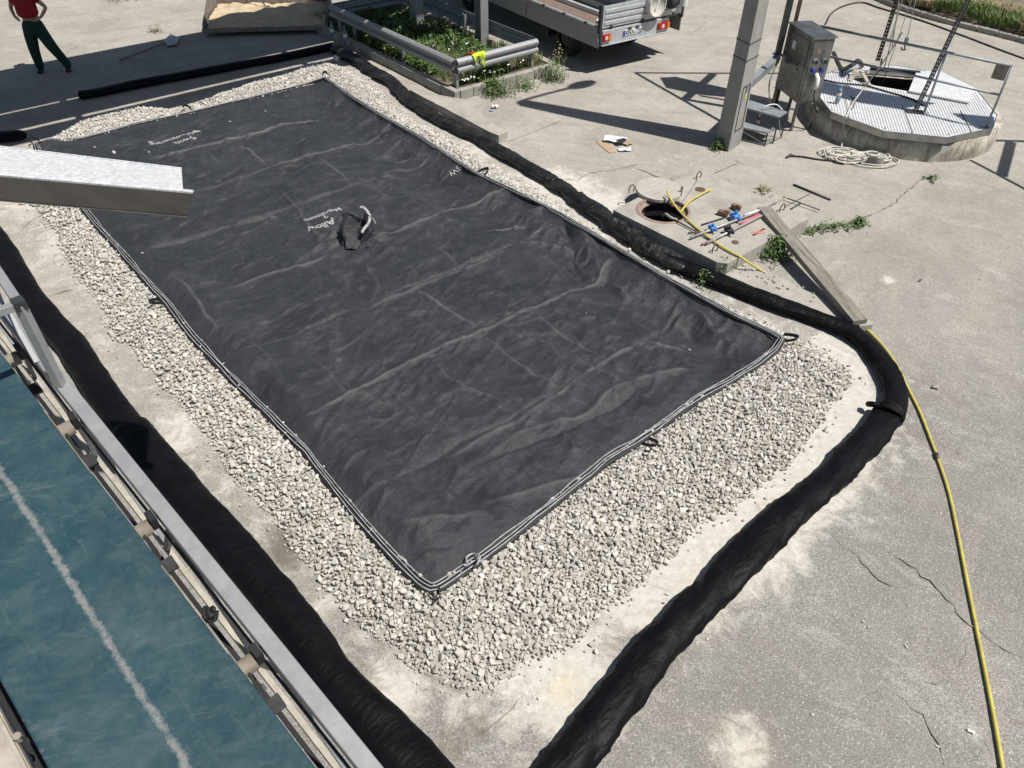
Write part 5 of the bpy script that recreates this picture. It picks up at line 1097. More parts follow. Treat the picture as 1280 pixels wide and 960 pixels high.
def cpost(u_, v_, h=.72):
    mb = MB(); mb.uvbox(u_-.05, u_+.05, v_-.003, v_+.003, 0, h); mb.uvbox(u_-.05, u_-.044, v_+.003, v_+.06, 0, h); mb.uvbox(u_+.044, u_+.05, v_+.003, v_+.06, 0, h); mb.build('post', M['galv'], gr)
for u_ in (uN-.06, (uN+u0)/2+.5, (uN+u0)/2-1.6, u0+.25): cpost(u_, vN+.02)
cpost(uN-.07, v2-.12); cpost(uN-2.6, v2-.07); cpost(uN-5, v2-.07)
for u_ in np.arange(u0+.4, uN, 1.0): MB().cyl(UV(u_, vN-.02, GZ+.155), .014, .02, 8, axis=-VX).build('bolt', M['galvd'], gr)
for v_ in (v2-.08, v2-.35, vN+.25): MB().cyl(UV(uN+.07, v_, GZ+.235), .014, .018, 8, axis=UX).build('bolt', M['dark'], gr)
for z_ in (.235, .075): MB().cyl(UV(uN+.01, vN-.06, GZ+z_), .034, .02, 14, axis=nrm(UX-VX*.6)).build('end_hole', M['ink'], gr)
# folded hi-vis vest and red cloth on the short beam
def cloth(name, u_, v0_, v1_, drop, back, mat_, label, seed, zt_=GZ+.31, out=.09, parent=None):
    n_, m_ = 26, 30; rs_ = np.random.RandomState(seed); vs = []
    for i in range(n_+1):
        f = i/n_
        for j in range(m_+1):
            g_ = j/m_; L_ = -back+(back+drop*(.75+.35*math.sin(f*5+seed)+.1*math.sin(f*13)))*g_
            w = .016*math.sin(f*16+g_*5+seed)+.013*math.sin(f*29-g_*8)
            if L_ < 0: o_, z_ = -.015+w*.3, zt_+.014+L_*.9+w*.2
            elif L_ < .08: o_, z_ = L_, zt_+.02-L_*.25+w*.4
            else: o_, z_ = .085+w+.02*(L_-.08), zt_+.0-(L_-.08)
            vv_ = v0_+(v1_-v0_)*(f*(1-.3*g_)+.15*g_)+.01*math.sin(g_*9); vs.append(UV(u_+o_, vv_, z_))
    fs = [(i*(m_+1)+j, (i+1)*(m_+1)+j, (i+1)*(m_+1)+j+1, i*(m_+1)+j+1) for i in range(n_) for j in range(m_)]
    mb = MB().add(vs, fs, 0, True); o = mb.build(name, mat_, parent); md = o.modifiers.new('solid', 'SOLIDIFY'); md.thickness = .006; return o
_, va = UVof(G(585, 68, .77)); _, vb = UVof(G(603, 64, .77))
vt = thing('safety_vest', UV(uN, va, .77), 'fluorescent yellow safety vest draped over the short guard rail', 'safety vest')
cloth('fabric', uN, va, vb, .33, .12, M['hiviz'], '', 3, parent=vt)
for k in range(2): MB().box(UV(uN+.115, va+.12+.1*k, GZ+.16+.03*k), (.006, .035, .12), UX, nrm(VX+ZX*.3*(1-2*k)), ZX).build('reflective_band', M['galvd'], vt)
o = cloth('red_glove', uN-.02, va-.10, va+.16, .05, .10, M['redcloth'], '', 5, zt_=GZ+.335); setp(o, 'small red cloth glove lying on top of the guard rail beside the vest', 'glove')
# two tall posts in the island carrying the overhead pipe bridge
pbz = 5.6
br_ = thing('pipe_bridge', UV(-16, 11.4), 'high pipe bridge carried by two tall steel posts standing in the island', 'pipe bridge')
gA = G(523, 44, .1); gB = G(602.5, 63, .1); 
MB().box(gA+ZX*pbz/2, (.24, .24, pbz), UX, VX, ZX).build('post', M['galvd'], br_, bevel=.01)
mb = MB()
for s_ in (-1, 1): mb.box(gB+UX*s_*.11+ZX*pbz/2, (.014, .22, pbz), UX, VX, ZX)
mb.box(gB+ZX*pbz/2, (.205, .012, pbz), UX, VX, ZX); mb.build('post', M['galv'], br_)
ku, kv = pbz/math.tan(SUN_EL)*(np.array([math.cos(SUN_AZ), math.sin(SUN_AZ)])@UX[:2]), pbz/math.tan(SUN_EL)*(np.array([math.cos(SUN_AZ), math.sin(SUN_AZ)])@VX[:2])
for a, b, nm in ((-20.7, -18.04, 'deck_plate'), (-17.93, -17.0, 'pipe_tray'), (-16.84, -16.25, 'walkway')): MB().uvbox(a+ku, b+ku, -9, 24, pbz, pbz+.12).build(nm, M['galvd'], br_)
for v_ in (-6, -1, 4, 9, 11.6, 14, 19): MB().uvbox(-20.7+ku, -16.3+ku, v_-.06, v_+.06, pbz-.14, pbz-.004).build('cross_beam', M['galvd'], br_)
MB().bar(gA+ZX*(pbz-.2), gB+ZX*(pbz-.2), .16).build('head_beam', M['galvd'], br_)
# rubble in the island
o = MB(); v0_, f0_ = ROCKS[3]; g_ = G(619, 56, .2); o.add([g_+q*np.array([.32, .25, .2]) for q in v0_], [tuple(f) for f in f0_]); o.build('boulder', M['cover'], None, label='pale rounded boulder in the island behind the short rail', cat='boulder')
MB().box(G(580, 36, .32), (.28, .14, .03), UX, nrm(VX+ZX*.1)).build('wood_offcut', M['cover'], None, label='small pale offcut lying in the island grass near the post', cat='offcut')

# ------------------------------------------------------------------ litter
def sheet(px, w, h, rot, mat_, name, label, cat, seed=1, z=.03, crump=.03, parent=None):
    rs_ = np.random.RandomState(seed); n_ = 4; g_ = G(*px, z); ca, sa = math.cos(rot), math.sin(rot); vs = []
    for i in range(n_+1):
        for j in range(n_+1):
            x_, y_ = (i/n_-.5)*w, (j/n_-.5)*h; x2 = x_+rs_.randn()*w*.015; y2 = y_+rs_.randn()*h*.02; vs.append(g_+np.array([ca*x2-sa*y2, sa*x2+ca*y2, rs_.rand()**2*crump]))
    o = MB().add(vs, [(i*(n_+1)+j, (i+1)*(n_+1)+j, (i+1)*(n_+1)+j+1, i*(n_+1)+j+1) for i in range(n_) for j in range(n_)], 0, False).build(name, mat_, parent); md = o.modifiers.new('s', 'SOLIDIFY'); md.thickness = .003; return setp(o, label, cat) if label else o
sheet((769, 174), .42, .26, -.35, M['paper'], 'paper_sheet', 'largest crumpled white paper sheet on the yard left of the pole', 'paper', 1, .05, .04)
sheet((777, 175), .2, .12, .5, M['ink'], 'black_wrapper', 'black printed scrap lying on the white paper sheet', 'wrapper', 7, .1, .015)
sheet((781, 187), .24, .13, .1, M['paper'], 'paper_scrap', 'smaller white paper scrap in front of the brown cardboard', 'paper', 2, .03, .04)
sheet((784, 179), .18, .14, .7, M['card'], 'cardboard_scrap', 'brown cardboard scrap between the two white papers', 'cardboard', 3, .03, .03)
cp_ = [G(*p)[:2] for p in ((745, 176), (748, 181), (762, 192.5), (770, 191), (768, 184))]
MB().prism(cp_, .01, .018).build('cardboard_flap', M['card'], None, label='flat triangular brown cardboard flap left of the white papers', cat='cardboard')
sheet((619, 134), .16, .1, .7, M['paper'], 'white_glove', 'small crumpled white glove on the yard beside the island kerb', 'glove', 4, .02, .06)
sheet((614, 138), .08, .04, .1, M['bluep'], 'blue_tag', 'tiny blue scrap beside the crumpled white glove', 'scrap', 5, .02, .01)
for i, (px, r) in enumerate((((1171, 484), .045), ((1168, 482), .03), ((593, 137), .03), ((834, 742), .022), ((765, 772), .012), ((1150, 351), .03))):
    o = bpy.data.objects.new('loose_stone' , RMESH[i+3]); C.objects.link(o); o.location = G(px[0], px[1], r*.5); o.scale = (r*1.4, r, r*.7); o.rotation_euler = (i, i, i)
    setp(o, ['pale loose stone on the open yard right of the yellow hose', 'darker pebble touching the pale stone right of the hose', 'small stone on the yard near the island corner', 'small dark lump on the pale dust between gravel and sock', 'tiny pebble on the dust below the dark lump', 'small pale stone on the yard right of the plank'][i], 'stone')
sheet((1214, 914), .05, .025, -.5, M['paper'], 'paper_scrap', 'small white paper scrap near the bottom right beside the hose', 'paper', 8, .012, .01)
for i, px in enumerate(((1079, 777), (1086, 784), (1133, 808), (1015, 893), (1176, 641), (1188, 680), (1172, 932), (884, 798))):
    g_ = G(*px, .008); o = bpy.data.objects.new('dark_pebble', RMESH[i]); C.objects.link(o); o.location = g_; o.scale = (.022, .016, .01); o.rotation_euler = (0, 0, i); o.data.materials
    setp(o, 'dark speck of grit lying on the open concrete at the lower right', 'grit', 'dark grit on the lower right concrete')

# ------------------------------------------------------------------ shovel
sh = thing('shovel', G(205, 52), 'shovel lying on the shaded ground near the sand tray', 'shovel')
a, b = G(150, 75, .04), G(206, 54, .06); MB().tube([a, b], .02, 8).build('handle', M['wood'], sh)
q = [G(*p, .05)[:2] for p in ((205, 50), (213, 42), (224, 47), (221, 55), (209, 57))]; MB().prism(q, .03, .045).build('blade', M['steel'], sh)
# ------------------------------------------------------------------ sand tray
tz = .16; f0_, f1_ = G(256, 38, tz), G(409, 33.5, tz); td = nrm(f1_-f0_); tn = np.array([-td[1], td[0], 0]); TW = np.linalg.norm(f1_-f0_)
tray = thing('sand_tray', (f0_+f1_)/2*[1, 1, 0], 'wide steel tray of pale sand raised off the ground at the top of the photo', 'tray')
def TP(a, b, z_): return f0_*[1, 1, 0]+td*a+tn*b+ZX*z_
mb = MB(); n1, n2 = 60, 36; vs = []
for i in range(n1+1):
    for j in range(n2+1):
        a, b = TW*i/n1*.97+TW*.015, 1.9*j/n2+.05
        z_ = tz+.01+.10*min(1, b/1.3)*(.3+.9*float(fbm(a*1.2+1, b*1.2, 5)))+.12*(float(fbm(a*4, b*4, 6))-.4)*min(1, b/.3)+.10*math.exp(-((a-.6)/.5)**2-((b-.7)/.5)**2)+.05*math.exp(-((a*.5+b-2.0)/.12)**2)
        vs.append(TP(a, b, z_))
mb.add(vs, [(i*(n2+1)+j, (i+1)*(n2+1)+j, (i+1)*(n2+1)+j+1, i*(n2+1)+j+1) for i in range(n1) for j in range(n2)], 0, True); mb.build('sand', M['sand'], tray)
MB().box(TP(TW/2, 1.0, tz-.02), (TW, 2.0, .04), td, tn, ZX).build('floor_plate', M['rusty'], tray)
MB().box(TP(TW/2, -.01, tz-.01), (TW+.04, .03, .10), td, tn, ZX).build('front_lip', M['rusty'], tray)
for a in (-.02, TW+.02): MB().add([TP(a-.012, 0, tz-.05), TP(a+.012, 0, tz-.05), TP(a+.012, 2, tz-.05), TP(a-.012, 2, tz-.05), TP(a-.012, 0, tz+.14), TP(a+.012, 0, tz+.14), TP(a+.012, 2, tz+.75), TP(a-.012, 2, tz+.45)], [(0, 3, 2, 1), (4, 5, 6, 7), (0, 1, 5, 4), (1, 2, 6, 5), (2, 3, 7, 6), (3, 0, 4, 7)]).build('side_wall', M['rusty'], tray)
MB().box(TP(TW/2, 2.01, tz+.2), (TW, .03, .5), td, tn, ZX).build('back_wall', M['rusty'], tray)
for a in (.5, TW-.5): MB().box(TP(a, .9, (tz-.04)/2), (.1, 1.2, tz-.04), td, tn, ZX).build('skid', M['dark'], tray)
rk_ = thing('rake', G(330, 8, .25), 'dark-handled rake stuck in the sand of the tray', 'rake')
g_ = G(331, 8, .30); MB().bar(g_-td*.13, g_+td*.13, .05, .02).build('rake_head', M['rod'], rk_); MB().tube([g_, g_+np.array([-.25, .3, .9])], .016, 8).build('handle', M['wood'], rk_)

# ------------------------------------------------------------------ flatbed truck
BZ = 1.0
kL, kR = G(751, 35, BZ), G(852, 14, BZ); cxr = nrm((kR-kL)*[1, 1, 0]); TWd = np.linalg.norm((kR-kL)[:2]); ln = np.array([cxr[1], -cxr[0], 0]);   # ln points to the rear (towards +u)
if ln@UX < 0: ln = -ln
tk = thing('flatbed_truck', kL*[1, 1, 0]+cxr*TWd/2, 'grey flatbed truck parked beyond the guard rail, dropside folded down', 'truck')
def K(x_, y_, z_): return kL*[1, 1, 0]+cxr*x_+ln*y_+ZX*z_     # x across, y backwards (0 at tail)
def kbox(x0, x1, y0, y1, z0, z1, name, m_, bevel=.006, **kw): return MB().box(K((x0+x1)/2, (y0+y1)/2, (z0+z1)/2), (x1-x0, y1-y0, z1-z0), cxr, ln, ZX).build(name, m_ if not isinstance(m_, str) else M[m_], tk, bevel=bevel, **kw)
kbox(.03, TWd-.03, -5.6, -.03, BZ-.08, BZ-.02, 'bed_floor', 'ply', 0)
ph = .43
for k in range(2): kbox(-.035, -.005, -2.8*(k+1)+.02, -2.8*k-.02, BZ-ph, BZ+.0, 'dropside', 'truck')
kbox(TWd+.005, TWd+.035, -5.5, -.0, BZ-ph, BZ, 'dropside', 'truck')
kbox(-.004, .03, -5.6, -.0, BZ-.06, BZ+.012, 'side_rail', 'tail', .003); kbox(TWd-.03, TWd+.004, -5.6, 0, BZ-.06, BZ+.012, 'side_rail', 'tail', .003)
for y_ in (-.5, -1.3, -2.1, -3.0): kbox(-.045, -.0, y_-.04, y_+.04, BZ-.03, BZ+.02, 'hinge', 'dark', .003)
kbox(-.045, .015, -.06, .03, BZ-.13, BZ+.46, 'corner_post', 'dark', .004); kbox(TWd-.015, TWd+.045, -.06, .03, BZ-.13, BZ+.46, 'corner_post', 'dark', .004)
kbox(.03, TWd-.03, -.02, .014, BZ-.02, BZ+.43, 'tailgate', 'tail', .004)
for z_ in (BZ+.04, BZ+.16, BZ+.28): kbox(.08, TWd-.08, .014, .032, z_, z_+.075, 'tailgate_rib', 'tail', .008)
for x_ in (.28, TWd*.5, TWd-.28): kbox(x_-.03, x_+.03, .014, .04, BZ-.05, BZ+.02, 'tailgate_hinge', 'dark', .004)
kbox(.03, TWd-.42, -.02, .05, BZ-.34, BZ-.06, 'light_bar', 'tail', .006); kbox(.0, TWd-.40, -.02, .09, BZ-.37, BZ-.345, 'bumper_lip', 'tail', .004)
for x0_, x1_ in ((.02, .24), (TWd-.76, TWd-.43)):
    o = kbox(x0_, x1_, .052, .10, BZ-.28, BZ-.13, 'tail_lamp', 'redlens', .01); kbox_l = MB().cyl(K((x0_*.6+x1_*.4), .10, BZ-.205), .045, .006, 16, axis=ln).build('reversing_lens', M['whitelens'], o)
    MB().box(K(x1_-.035, .103, BZ-.205), (.06, .008, .12), cxr, ln, ZX).build('indicator_lens', M['amber'], o)
po = kbox(.62, 1.16, .052, .062, BZ-.255, BZ-.135, 'number_plate', 'platew', .002)
MB().box(K(.645, .064, BZ-.195), (.05, .005, .118), cxr, ln, ZX).build('blue_band', M['plateb'], po)
text_mesh('RNX-120', .125, M['ink'], 'plate_text', po, K(.682, .0665, BZ-.24), cxr, ZX, thick=.002)
for x_ in (.8, 1.02): kbox(x_-.05, x_+.05, .045, .08, BZ-.125, BZ-.095, 'plate_lamp', 'black', .004)
kbox(TWd-.78, TWd-.42, -.3, -.05, BZ-.43, BZ-.39, 'underrun_bar', 'redlens', .004)
for x_ in (.75, TWd-.75): kbox(x_-.06, x_+.06, -7.6, -.05, BZ-.42, BZ-.09, 'chassis_rail', 'dark', .01)
def wheel(x_, y_):
    c_ = K(x_+(.12 if x_ < 1 else -.12), y_, .42); o = MB().revolve(c_-cxr*.13, [(.24, 0), (.37, .0), (.42, .04), (.42, .22), (.37, .26), (.24, .26)], 36, cxr).build('tyre', M['black'], tk); MB().revolve(c_-cxr*.10, [(.0, .04), (.14, .04), (.19, .0), (.235, .01), (.24, .1), (.235, .19), (.19, .2), (0, .16)], 28, cxr).build('rim', M['dark'], o)  # rim in dark steel: shade under the bed put into its colour
for y_ in (-1.45, -5.9):
    for x_ in (.18, TWd-.18): wheel(x_, y_)
MB().tube([K(.2, -1.45, .42), K(TWd-.2, -1.45, .42)], .06, 10).build('axle', M['dark'], tk)
kbox(-.01, .35, -2.0, -1.9, .35, .88, 'mudguard', 'black'); kbox(.1, TWd-.1, -7.6, -5.75, .5, 2.35, 'cab', 'tail', .12); kbox(.16, TWd-.16, -5.76, -5.74, 1.5, 2.15, 'cab_window', 'black', 0)
kbox(.03, TWd-.03, -5.64, -5.6, BZ, BZ+.7, 'headboard', 'tail')
# load on the bed and hanging on the tailgate
tk_load = []
dz = thing('hose_drum', K(1.45, .13, BZ+.2), 'white-rimmed grey drum hanging on the outside of the truck tailgate', 'drum')
MB().revolve(K(1.45, .035, BZ+.30), [(.0, .0), (.24, .0), (.25, .01), (.25, .15), (.245, .16), (.225, .16), (.22, .13), (.0, .13)], 32, ln).build('drum', M['rope'], dz); MB().cyl(K(1.45, .150, BZ+.30), .205, .004, 28, axis=ln).build('face', M['galvd'], dz)
MB().bar(K(1.40, .18, BZ+.22), K(1.48, .18, BZ+.42), .03).build('handle', M['white'], dz)
o = MB().tube(catmull([K(1.85, .12, BZ+.28), K(1.95, .12, BZ+.25), K(2.05, .12, BZ+.3)]), [.03]+[.12]*15+[.03] if False else .11, 12).build('black_bag', M['black'], None, label='black bag slung over the truck tailgate right of the drum', cat='bag')
MB().cyl(K(2.32, .12, BZ+.16), .09, .26, 16).build('white_canister', M['white'], None, label='white canister hanging at the right end of the truck tailgate', cat='canister')
for i, (x_, y_, s_) in enumerate(((.42, -.35, .2), (.95, -1.35, .15))): MB().tube([K(x_+s_*math.cos(a), y_+s_*.8*math.sin(a), BZ+.02+.02*math.sin(3*a)) for a in np.linspace(.4, 5.6, 26)], .022, 7).build('white_strap', M['white'], None, label=['coiled white strap on the truck bed close to the tailgate', 'white strap piece on the truck bed farther forward'][i], cat='strap')
MB().bar(K(.55, -2.6, BZ+.03), K(.62, -.25, BZ+.03), .09, .09).build('steel_profile', M['tail'], None, label='light metal profile lying lengthwise on the truck bed', cat='profile')
MB().bar(K(.85, -2.8, BZ+.05), K(.85, -.15, BZ+.05), .3, .12).build('dark_crate', M['dark'], None, bevel=.02, label='long dark crate on the truck bed behind the light profile', cat='crate')
MB().bar(K(1.35, -2.4, BZ+.2), K(1.35, -.5, BZ+.2), .5, .42).build('equipment_case', M['galvd'], None, bevel=.03, label='grey equipment case in the middle of the truck bed', cat='case')

# ------------------------------------------------------------------ conveyor close to the camera
D_ = ray(-804, -621); D_ = D_/np.linalg.norm(D_); HB = nrm(np.cross(D_, [0, 0, 1.])); NB = np.cross(HB, D_)
P0 = ray(200, 700); P0 = P0/np.linalg.norm(P0)*3.5+[0, 0, CAMH]
def B_(a, b, c=0): return P0+D_*a+HB*b+NB*c
def bp(px, c=0):
    q = plane_hit(px, P0+NB*c, NB)-P0; return q@D_, q@HB
bR = (bp((0, 440))[1]+bp((395, 960))[1])/2; bL = (bp((60, 960))[1]+bp((0, 850))[1])/2; bS = bp((117, 772))[1]
cv = thing('belt_conveyor', B_(0, -.3, -1), 'blue-green belt conveyor with galvanised truss running along the lower left', 'conveyor')
mt, nt, bs = newmat('blue_green_belt'); n = N(nt)
ang = math.atan2(D_[1], D_[0])
lon = n.mapv((1, 1, 1), (0, 0, -ang))
c = n.mix(n.ramp(n.noise(3.2, 6, .7, dist=.6), [(.35, 0.), (.7, 1.)]), (.016, .048, .060), (.028, .066, .077))
c = n.mix(n.ramp(n.noise(5.5, 8, .8, dist=1.2), [(.47, 0.), (.7, .6)]), c, (.06, .095, .10))
c = n.mix(n.ramp(n.noise(18, 5, .7, vec=n.mapv((.12, 1, 1), (0, 0, -ang))), [(.58, 0.), (.72, .45)]), c, (.09, .125, .13))
c = n.mix(n.ramp(n.noise(14, 6, .8, vec=n.mapv((1, .2, 1), (0, 0, -ang+.5))), [(.55, 0.), (.68, .55)]), c, (.11, .14, .14))
c = n.mix(n.ramp(n.noise(6, 9, .62, vec=n.mapv((1, .55, 1), (0, 0, -ang+.35)), dist=2.2), [(.49, 0.), (.60, .45)]), c, (.055, .088, .093))
c = n.mix(n.ramp(n.noise(8, 9, .7, vec=n.mapv((.5, 1, 1), (0, 0, -ang-.5)), dist=2.8), [(.56, 0.), (.66, .35)]), c, (.08, .115, .12))
c = n.mix(n.ramp(n.noise(2.1, 6, .6, dist=1.), [(.40, .55), (.56, 0.)]), c, (.012, .036, .048))
st_ = n.ramp(n.math('ADD', n.attr('stripe'), n.math('MULTIPLY', n.math('SUBTRACT', n.noise(26, 6, .8), .5), 2.6)), [(.40, 0.), (.95, .9)])
st_ = n.math('MULTIPLY', st_, n.ramp(n.attr('stripe'), [(.03, 0.), (.25, 1.)]))
c = n.mix(st_, c, n.mix(n.noise(70, 4, .7), (.08, .09, .09), (.30, .30, .285)))
c = n.mix(n.ramp(n.noise(230, 2, .6), [(.70, 0.), (.76, .4)]), c, (.3, .32, .32))
nt.links.new(c, bs.inputs['Base Color']); nt.links.new(n.ramp(n.noise(4, 7, .75), [(.35, .32), (.7, .62)]), bs.inputs['Roughness']); bs.inputs['Specular IOR Level'].default_value = .5; n.bump(bs, n.math('ADD', n.noise(30, 5, .7), n.math('MULTIPLY', n.noise(3, 3, .6, dist=1.), 6.)), .25, .006)
M['belt'] = mt
na, nb_ = 240, 64; A_, Bb = np.meshgrid(np.linspace(-3.4, 9, na), np.linspace(bL, bR, nb_), indexing='ij'); A_, Bb = A_.ravel(), Bb.ravel()
cc_ = .010*np.sin(A_*5.5)*np.abs((Bb-(bL+bR)/2)/((bR-bL)/2))**2-.012*np.cos((Bb-(bL+bR)/2)/((bR-bL)/2)*1.5)
V_ = P0+A_[:, None]*D_+Bb[:, None]*HB+cc_[:, None]*NB; stripe = np.exp(-((Bb-bS-.012*np.sin(A_*1.7)-.012*(fbm(A_*3, A_*0, 3)-.5))/.018)**2)
stripe = np.maximum(stripe, .30*np.exp(-((Bb-bL)/.02)**2)); I = np.arange(na*nb_).reshape(na, nb_); Q = np.stack([I[:-1, :-1].ravel(), I[1:, :-1].ravel(), I[1:, 1:].ravel(), I[:-1, 1:].ravel()], 1)
o = np_mesh('belt', V_, Q, M['belt'], cv, attrs={'stripe': stripe}, smooth=True); md = o.modifiers.new('s', 'SOLIDIFY'); md.thickness = .009; md.offset = 0
MB().bar(B_(-3.4, bR-.002, -.004), B_(9, bR-.002, -.004), .005, .012, up=NB).build('belt_edge', M['rusty'], cv)
# rail
rb0, rb1 = bp((441, 960))[1], bp((474, 960))[1]; rc = (rb0+rb1)/2; rw = .066
def dline(a0, a1, b, c, w, h, name, m_, parent=cv, bev=.0): return MB().bar(B_(a0, b, c), B_(a1, b, c), w, h, up=NB).build(name, M[m_], parent, bevel=bev)
print('belt', bL, bR, bS, 'rail', rb0, rb1, 'zmin', B_(-3.4, 0)[2], B_(9, 0)[2])
aEnd = bp((85, 478), -.02)[0]
dline(-3.4, 5.5, rc+.012, -.03, rw, .06, 'top_rail', 'galv', bev=.004)
CZ_ = -.75
cbp = [bp(p, CZ_) for p in ((141, 595), (262, 759))]; lb = (cbp[0][1]+cbp[1][1])/2
dline(-3.4, 6, lb, CZ_, .026, .04, 'lower_chord', 'beige'); dline(-3.4, 6, lb-.045, CZ_-.03, .02, .03, 'shadow_strip', 'black')  # black bar beside the chord stands in for a shadow line
dline(-3.4, 6, rc-.028, -.10, .010, .02, 'inner_angle', 'dark')
a = -3.2; k = 0
while a < 5.5:
    MB().bar(B_(a, rc-.01, -.07), B_(a+.42, lb, CZ_+.02), .034, .020, up=HB).build('diagonal', M['galvd'] if k % 2 else M['dark'], cv)
    MB().bar(B_(a+.84, rc-.01, -.07), B_(a+.42, lb+.01, CZ_+.02), .034, .020, up=HB).build('diagonal', M['dark'] if k % 2 else M['galvd'], cv)
    a += .84; k += 1
rolls = [bp(p, -.06)[0] for p in ((22, 447), (89, 534), (184, 660), (313, 829))]; sp_ = (rolls[3]-rolls[1])/2; print('rolls', rolls)
al = [rolls[1]+sp_*i for i in range(-3, 4)]
for i, a in enumerate(rolls[1:] + [rolls[3]+sp_, rolls[0], rolls[0]-sp_, rolls[0]-2*sp_, rolls[0]-3*sp_, rolls[0]-4*sp_]):
    o = MB().tube([B_(a, bL+.02, -.075), B_(a, bR+.062, -.06)], .036, 14).build('idler_roller', M['brownroll'], cv)
    MB().bar(B_(a, bR+.06, -.055), B_(a, rc-.03, -.05), .03, .04, up=NB).build('axle_bracket', M['dark'], o)
    MB().bar(B_(a-.03, rc-.045, -.03), B_(a+.03, rc-.045, -.03), .028, .07, up=NB).build('clamp_block', M['black'], o)
    MB().bar(B_(a-.03, bR+.02, -.05), B_(a-.10, bR+.03, -.30), .035, .010, up=HB).build('hanger', M['dark'], o)
    MB().bar(B_(a-.12, bR+.045, -.16), B_(a-.18, bR+.045, -.18), .05, .02, up=NB).build('return_bracket', M['black'], o)
    MB().bar(B_(a-.05, bR+.05, -.20), B_(a+.07, bR+.03, -.37), .025, .012, up=HB).build('gusset', M['dark'], o)
ka, kb = bp((262, 768), -.12); mb = MB(); kc = B_(ka, kb, -.12)
for j in range(3): mb.tube([kc+.022*np.array([math.cos(t_*2+j), math.sin(t_*3+j), math.cos(t_+j)]) for t_ in np.linspace(0, 6, 24)], .008, 6)
mb.build('cable_knot', M['black'], cv)
# left side channel and bracket
lA = bp((35, 958), -.06)[1]; lA2 = bp((12, 958), -.06)[1]
dline(-3.4, 5, (lA+lA2)/2-.02, -.08, abs(lA-lA2)+.05, .05, 'side_channel', 'beige', bev=.006); dline(-3.4, 5, lA-.006, -.05, .012, .03, 'channel_lip', 'beige')
ba, bb = bp((22, 921), -.03); MB().cyl(B_(ba, bb, -.05), .014, .03, 8, axis=NB).build('bolt', M['brownroll'], cv); MB().tube(catmull([B_(ba, bb, -.03), B_(ba-.03, bb+.02, -.03), B_(ba-.05, bb+.015, -.04)]), .005, 5).build('wire_tail', M['black'], cv)
dline(-3.4, 5, bL-.02, -.35, .10, .01, 'drip_tray', 'black')
# fan-shaped rising guard frame at the top of the rail
gf = thing('safety_barrier', B_(aEnd, rc, 0), 'galvanised square tube guard frame standing on the conveyor rail at the left edge', 'guard frame')
gb0 = B_(bp((82, 478), .0)[0], rc, .0); gt = above(gb0, (43, 375)); zt_ = gt[2]; print('guard frame h', zt_-gb0[2])
def onz(px): return plane_hit(px, gt, ZX)
MB().bar(gb0, gt, .042).build('upright', M['galv'], gf, bevel=.003)
MB().bar(gt, onz((-60, 253)), .042).build('top_tube', M['galv'], gf, bevel=.003); MB().bar(gt-ZX*.0+nrm(onz((-60, 410))-gt)*.02, onz((-60, 410)), .036, .036).build('cross_tube', M['galv'], gf, bevel=.003)
MB().box(gt+nrm(gt-gb0)*.0+ZX*.004, (.05, .05, .05), D_, HB, NB).build('end_cap', M['dark'], gf)
g2 = B_(bp((60, 448), .0)[0], rc-.02, .0); q = plane_hit((-30, 318), gt-ZX*.12, ZX); MB().bar(g2, q, .026).build('brace', M['galv'], gf, bevel=.003)
# ------------------------------------------------------------------ stainless chute end above the bag
cz = 3.7; E0, E1 = G(-160, 205, cz), G(241, 240.5, cz); ed = nrm(E1-E0); aw = np.array([-ed[1], ed[0], 0])
if aw[1] < 0: aw = -aw
ch = thing('steel_chute', (E0+E1)/2, 'open end of a bright steel chute jutting in from the left edge above the bag', 'chute')
nb2 = np.cross(ed, nrm(-ZX*1.0+aw*.42)); bt0, bt1 = plane_hit((-160, 237), E0, nb2), plane_hit((235, 270.5), E0, nb2)
th = nrm(nb2)*.006
def plate(q, name, m_, th_): q = [np.array(c_) for c_ in q]; MB().add(q+[c_+th_ for c_ in q], [(0, 1, 2, 3), (7, 6, 5, 4), (0, 4, 5, 1), (1, 5, 6, 2), (2, 6, 7, 3), (3, 7, 4, 0)]).build(name, m_, ch)
plate([E0, E1, bt1, bt0], 'outer_face', simple('chute_shaded_face', (.27, .26, .24), .5, .5, scale=3), th)  # underside of the bright sheet, its shade put into a darker colour
ntp = np.cross(ed, nrm(aw-ZX*.25)); t0_, t1_, t2_ = plane_hit((-160, 165), E0, ntp), plane_hit((227, 212), E0, ntp), plane_hit((229, 238), E0, ntp)
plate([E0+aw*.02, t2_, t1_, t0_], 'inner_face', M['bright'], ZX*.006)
MB().bar(E0+ZX*.004, E1+ZX*.004, .03, .012).build('rim', M['bright'], ch); MB().bar(t0_+ZX*.008, t1_+ZX*.008, .012, .012).build('far_rim', M['bright'], ch)
MB().bar(bt0, bt1, .012, .008).build('bottom_lip', M['steel'], ch)

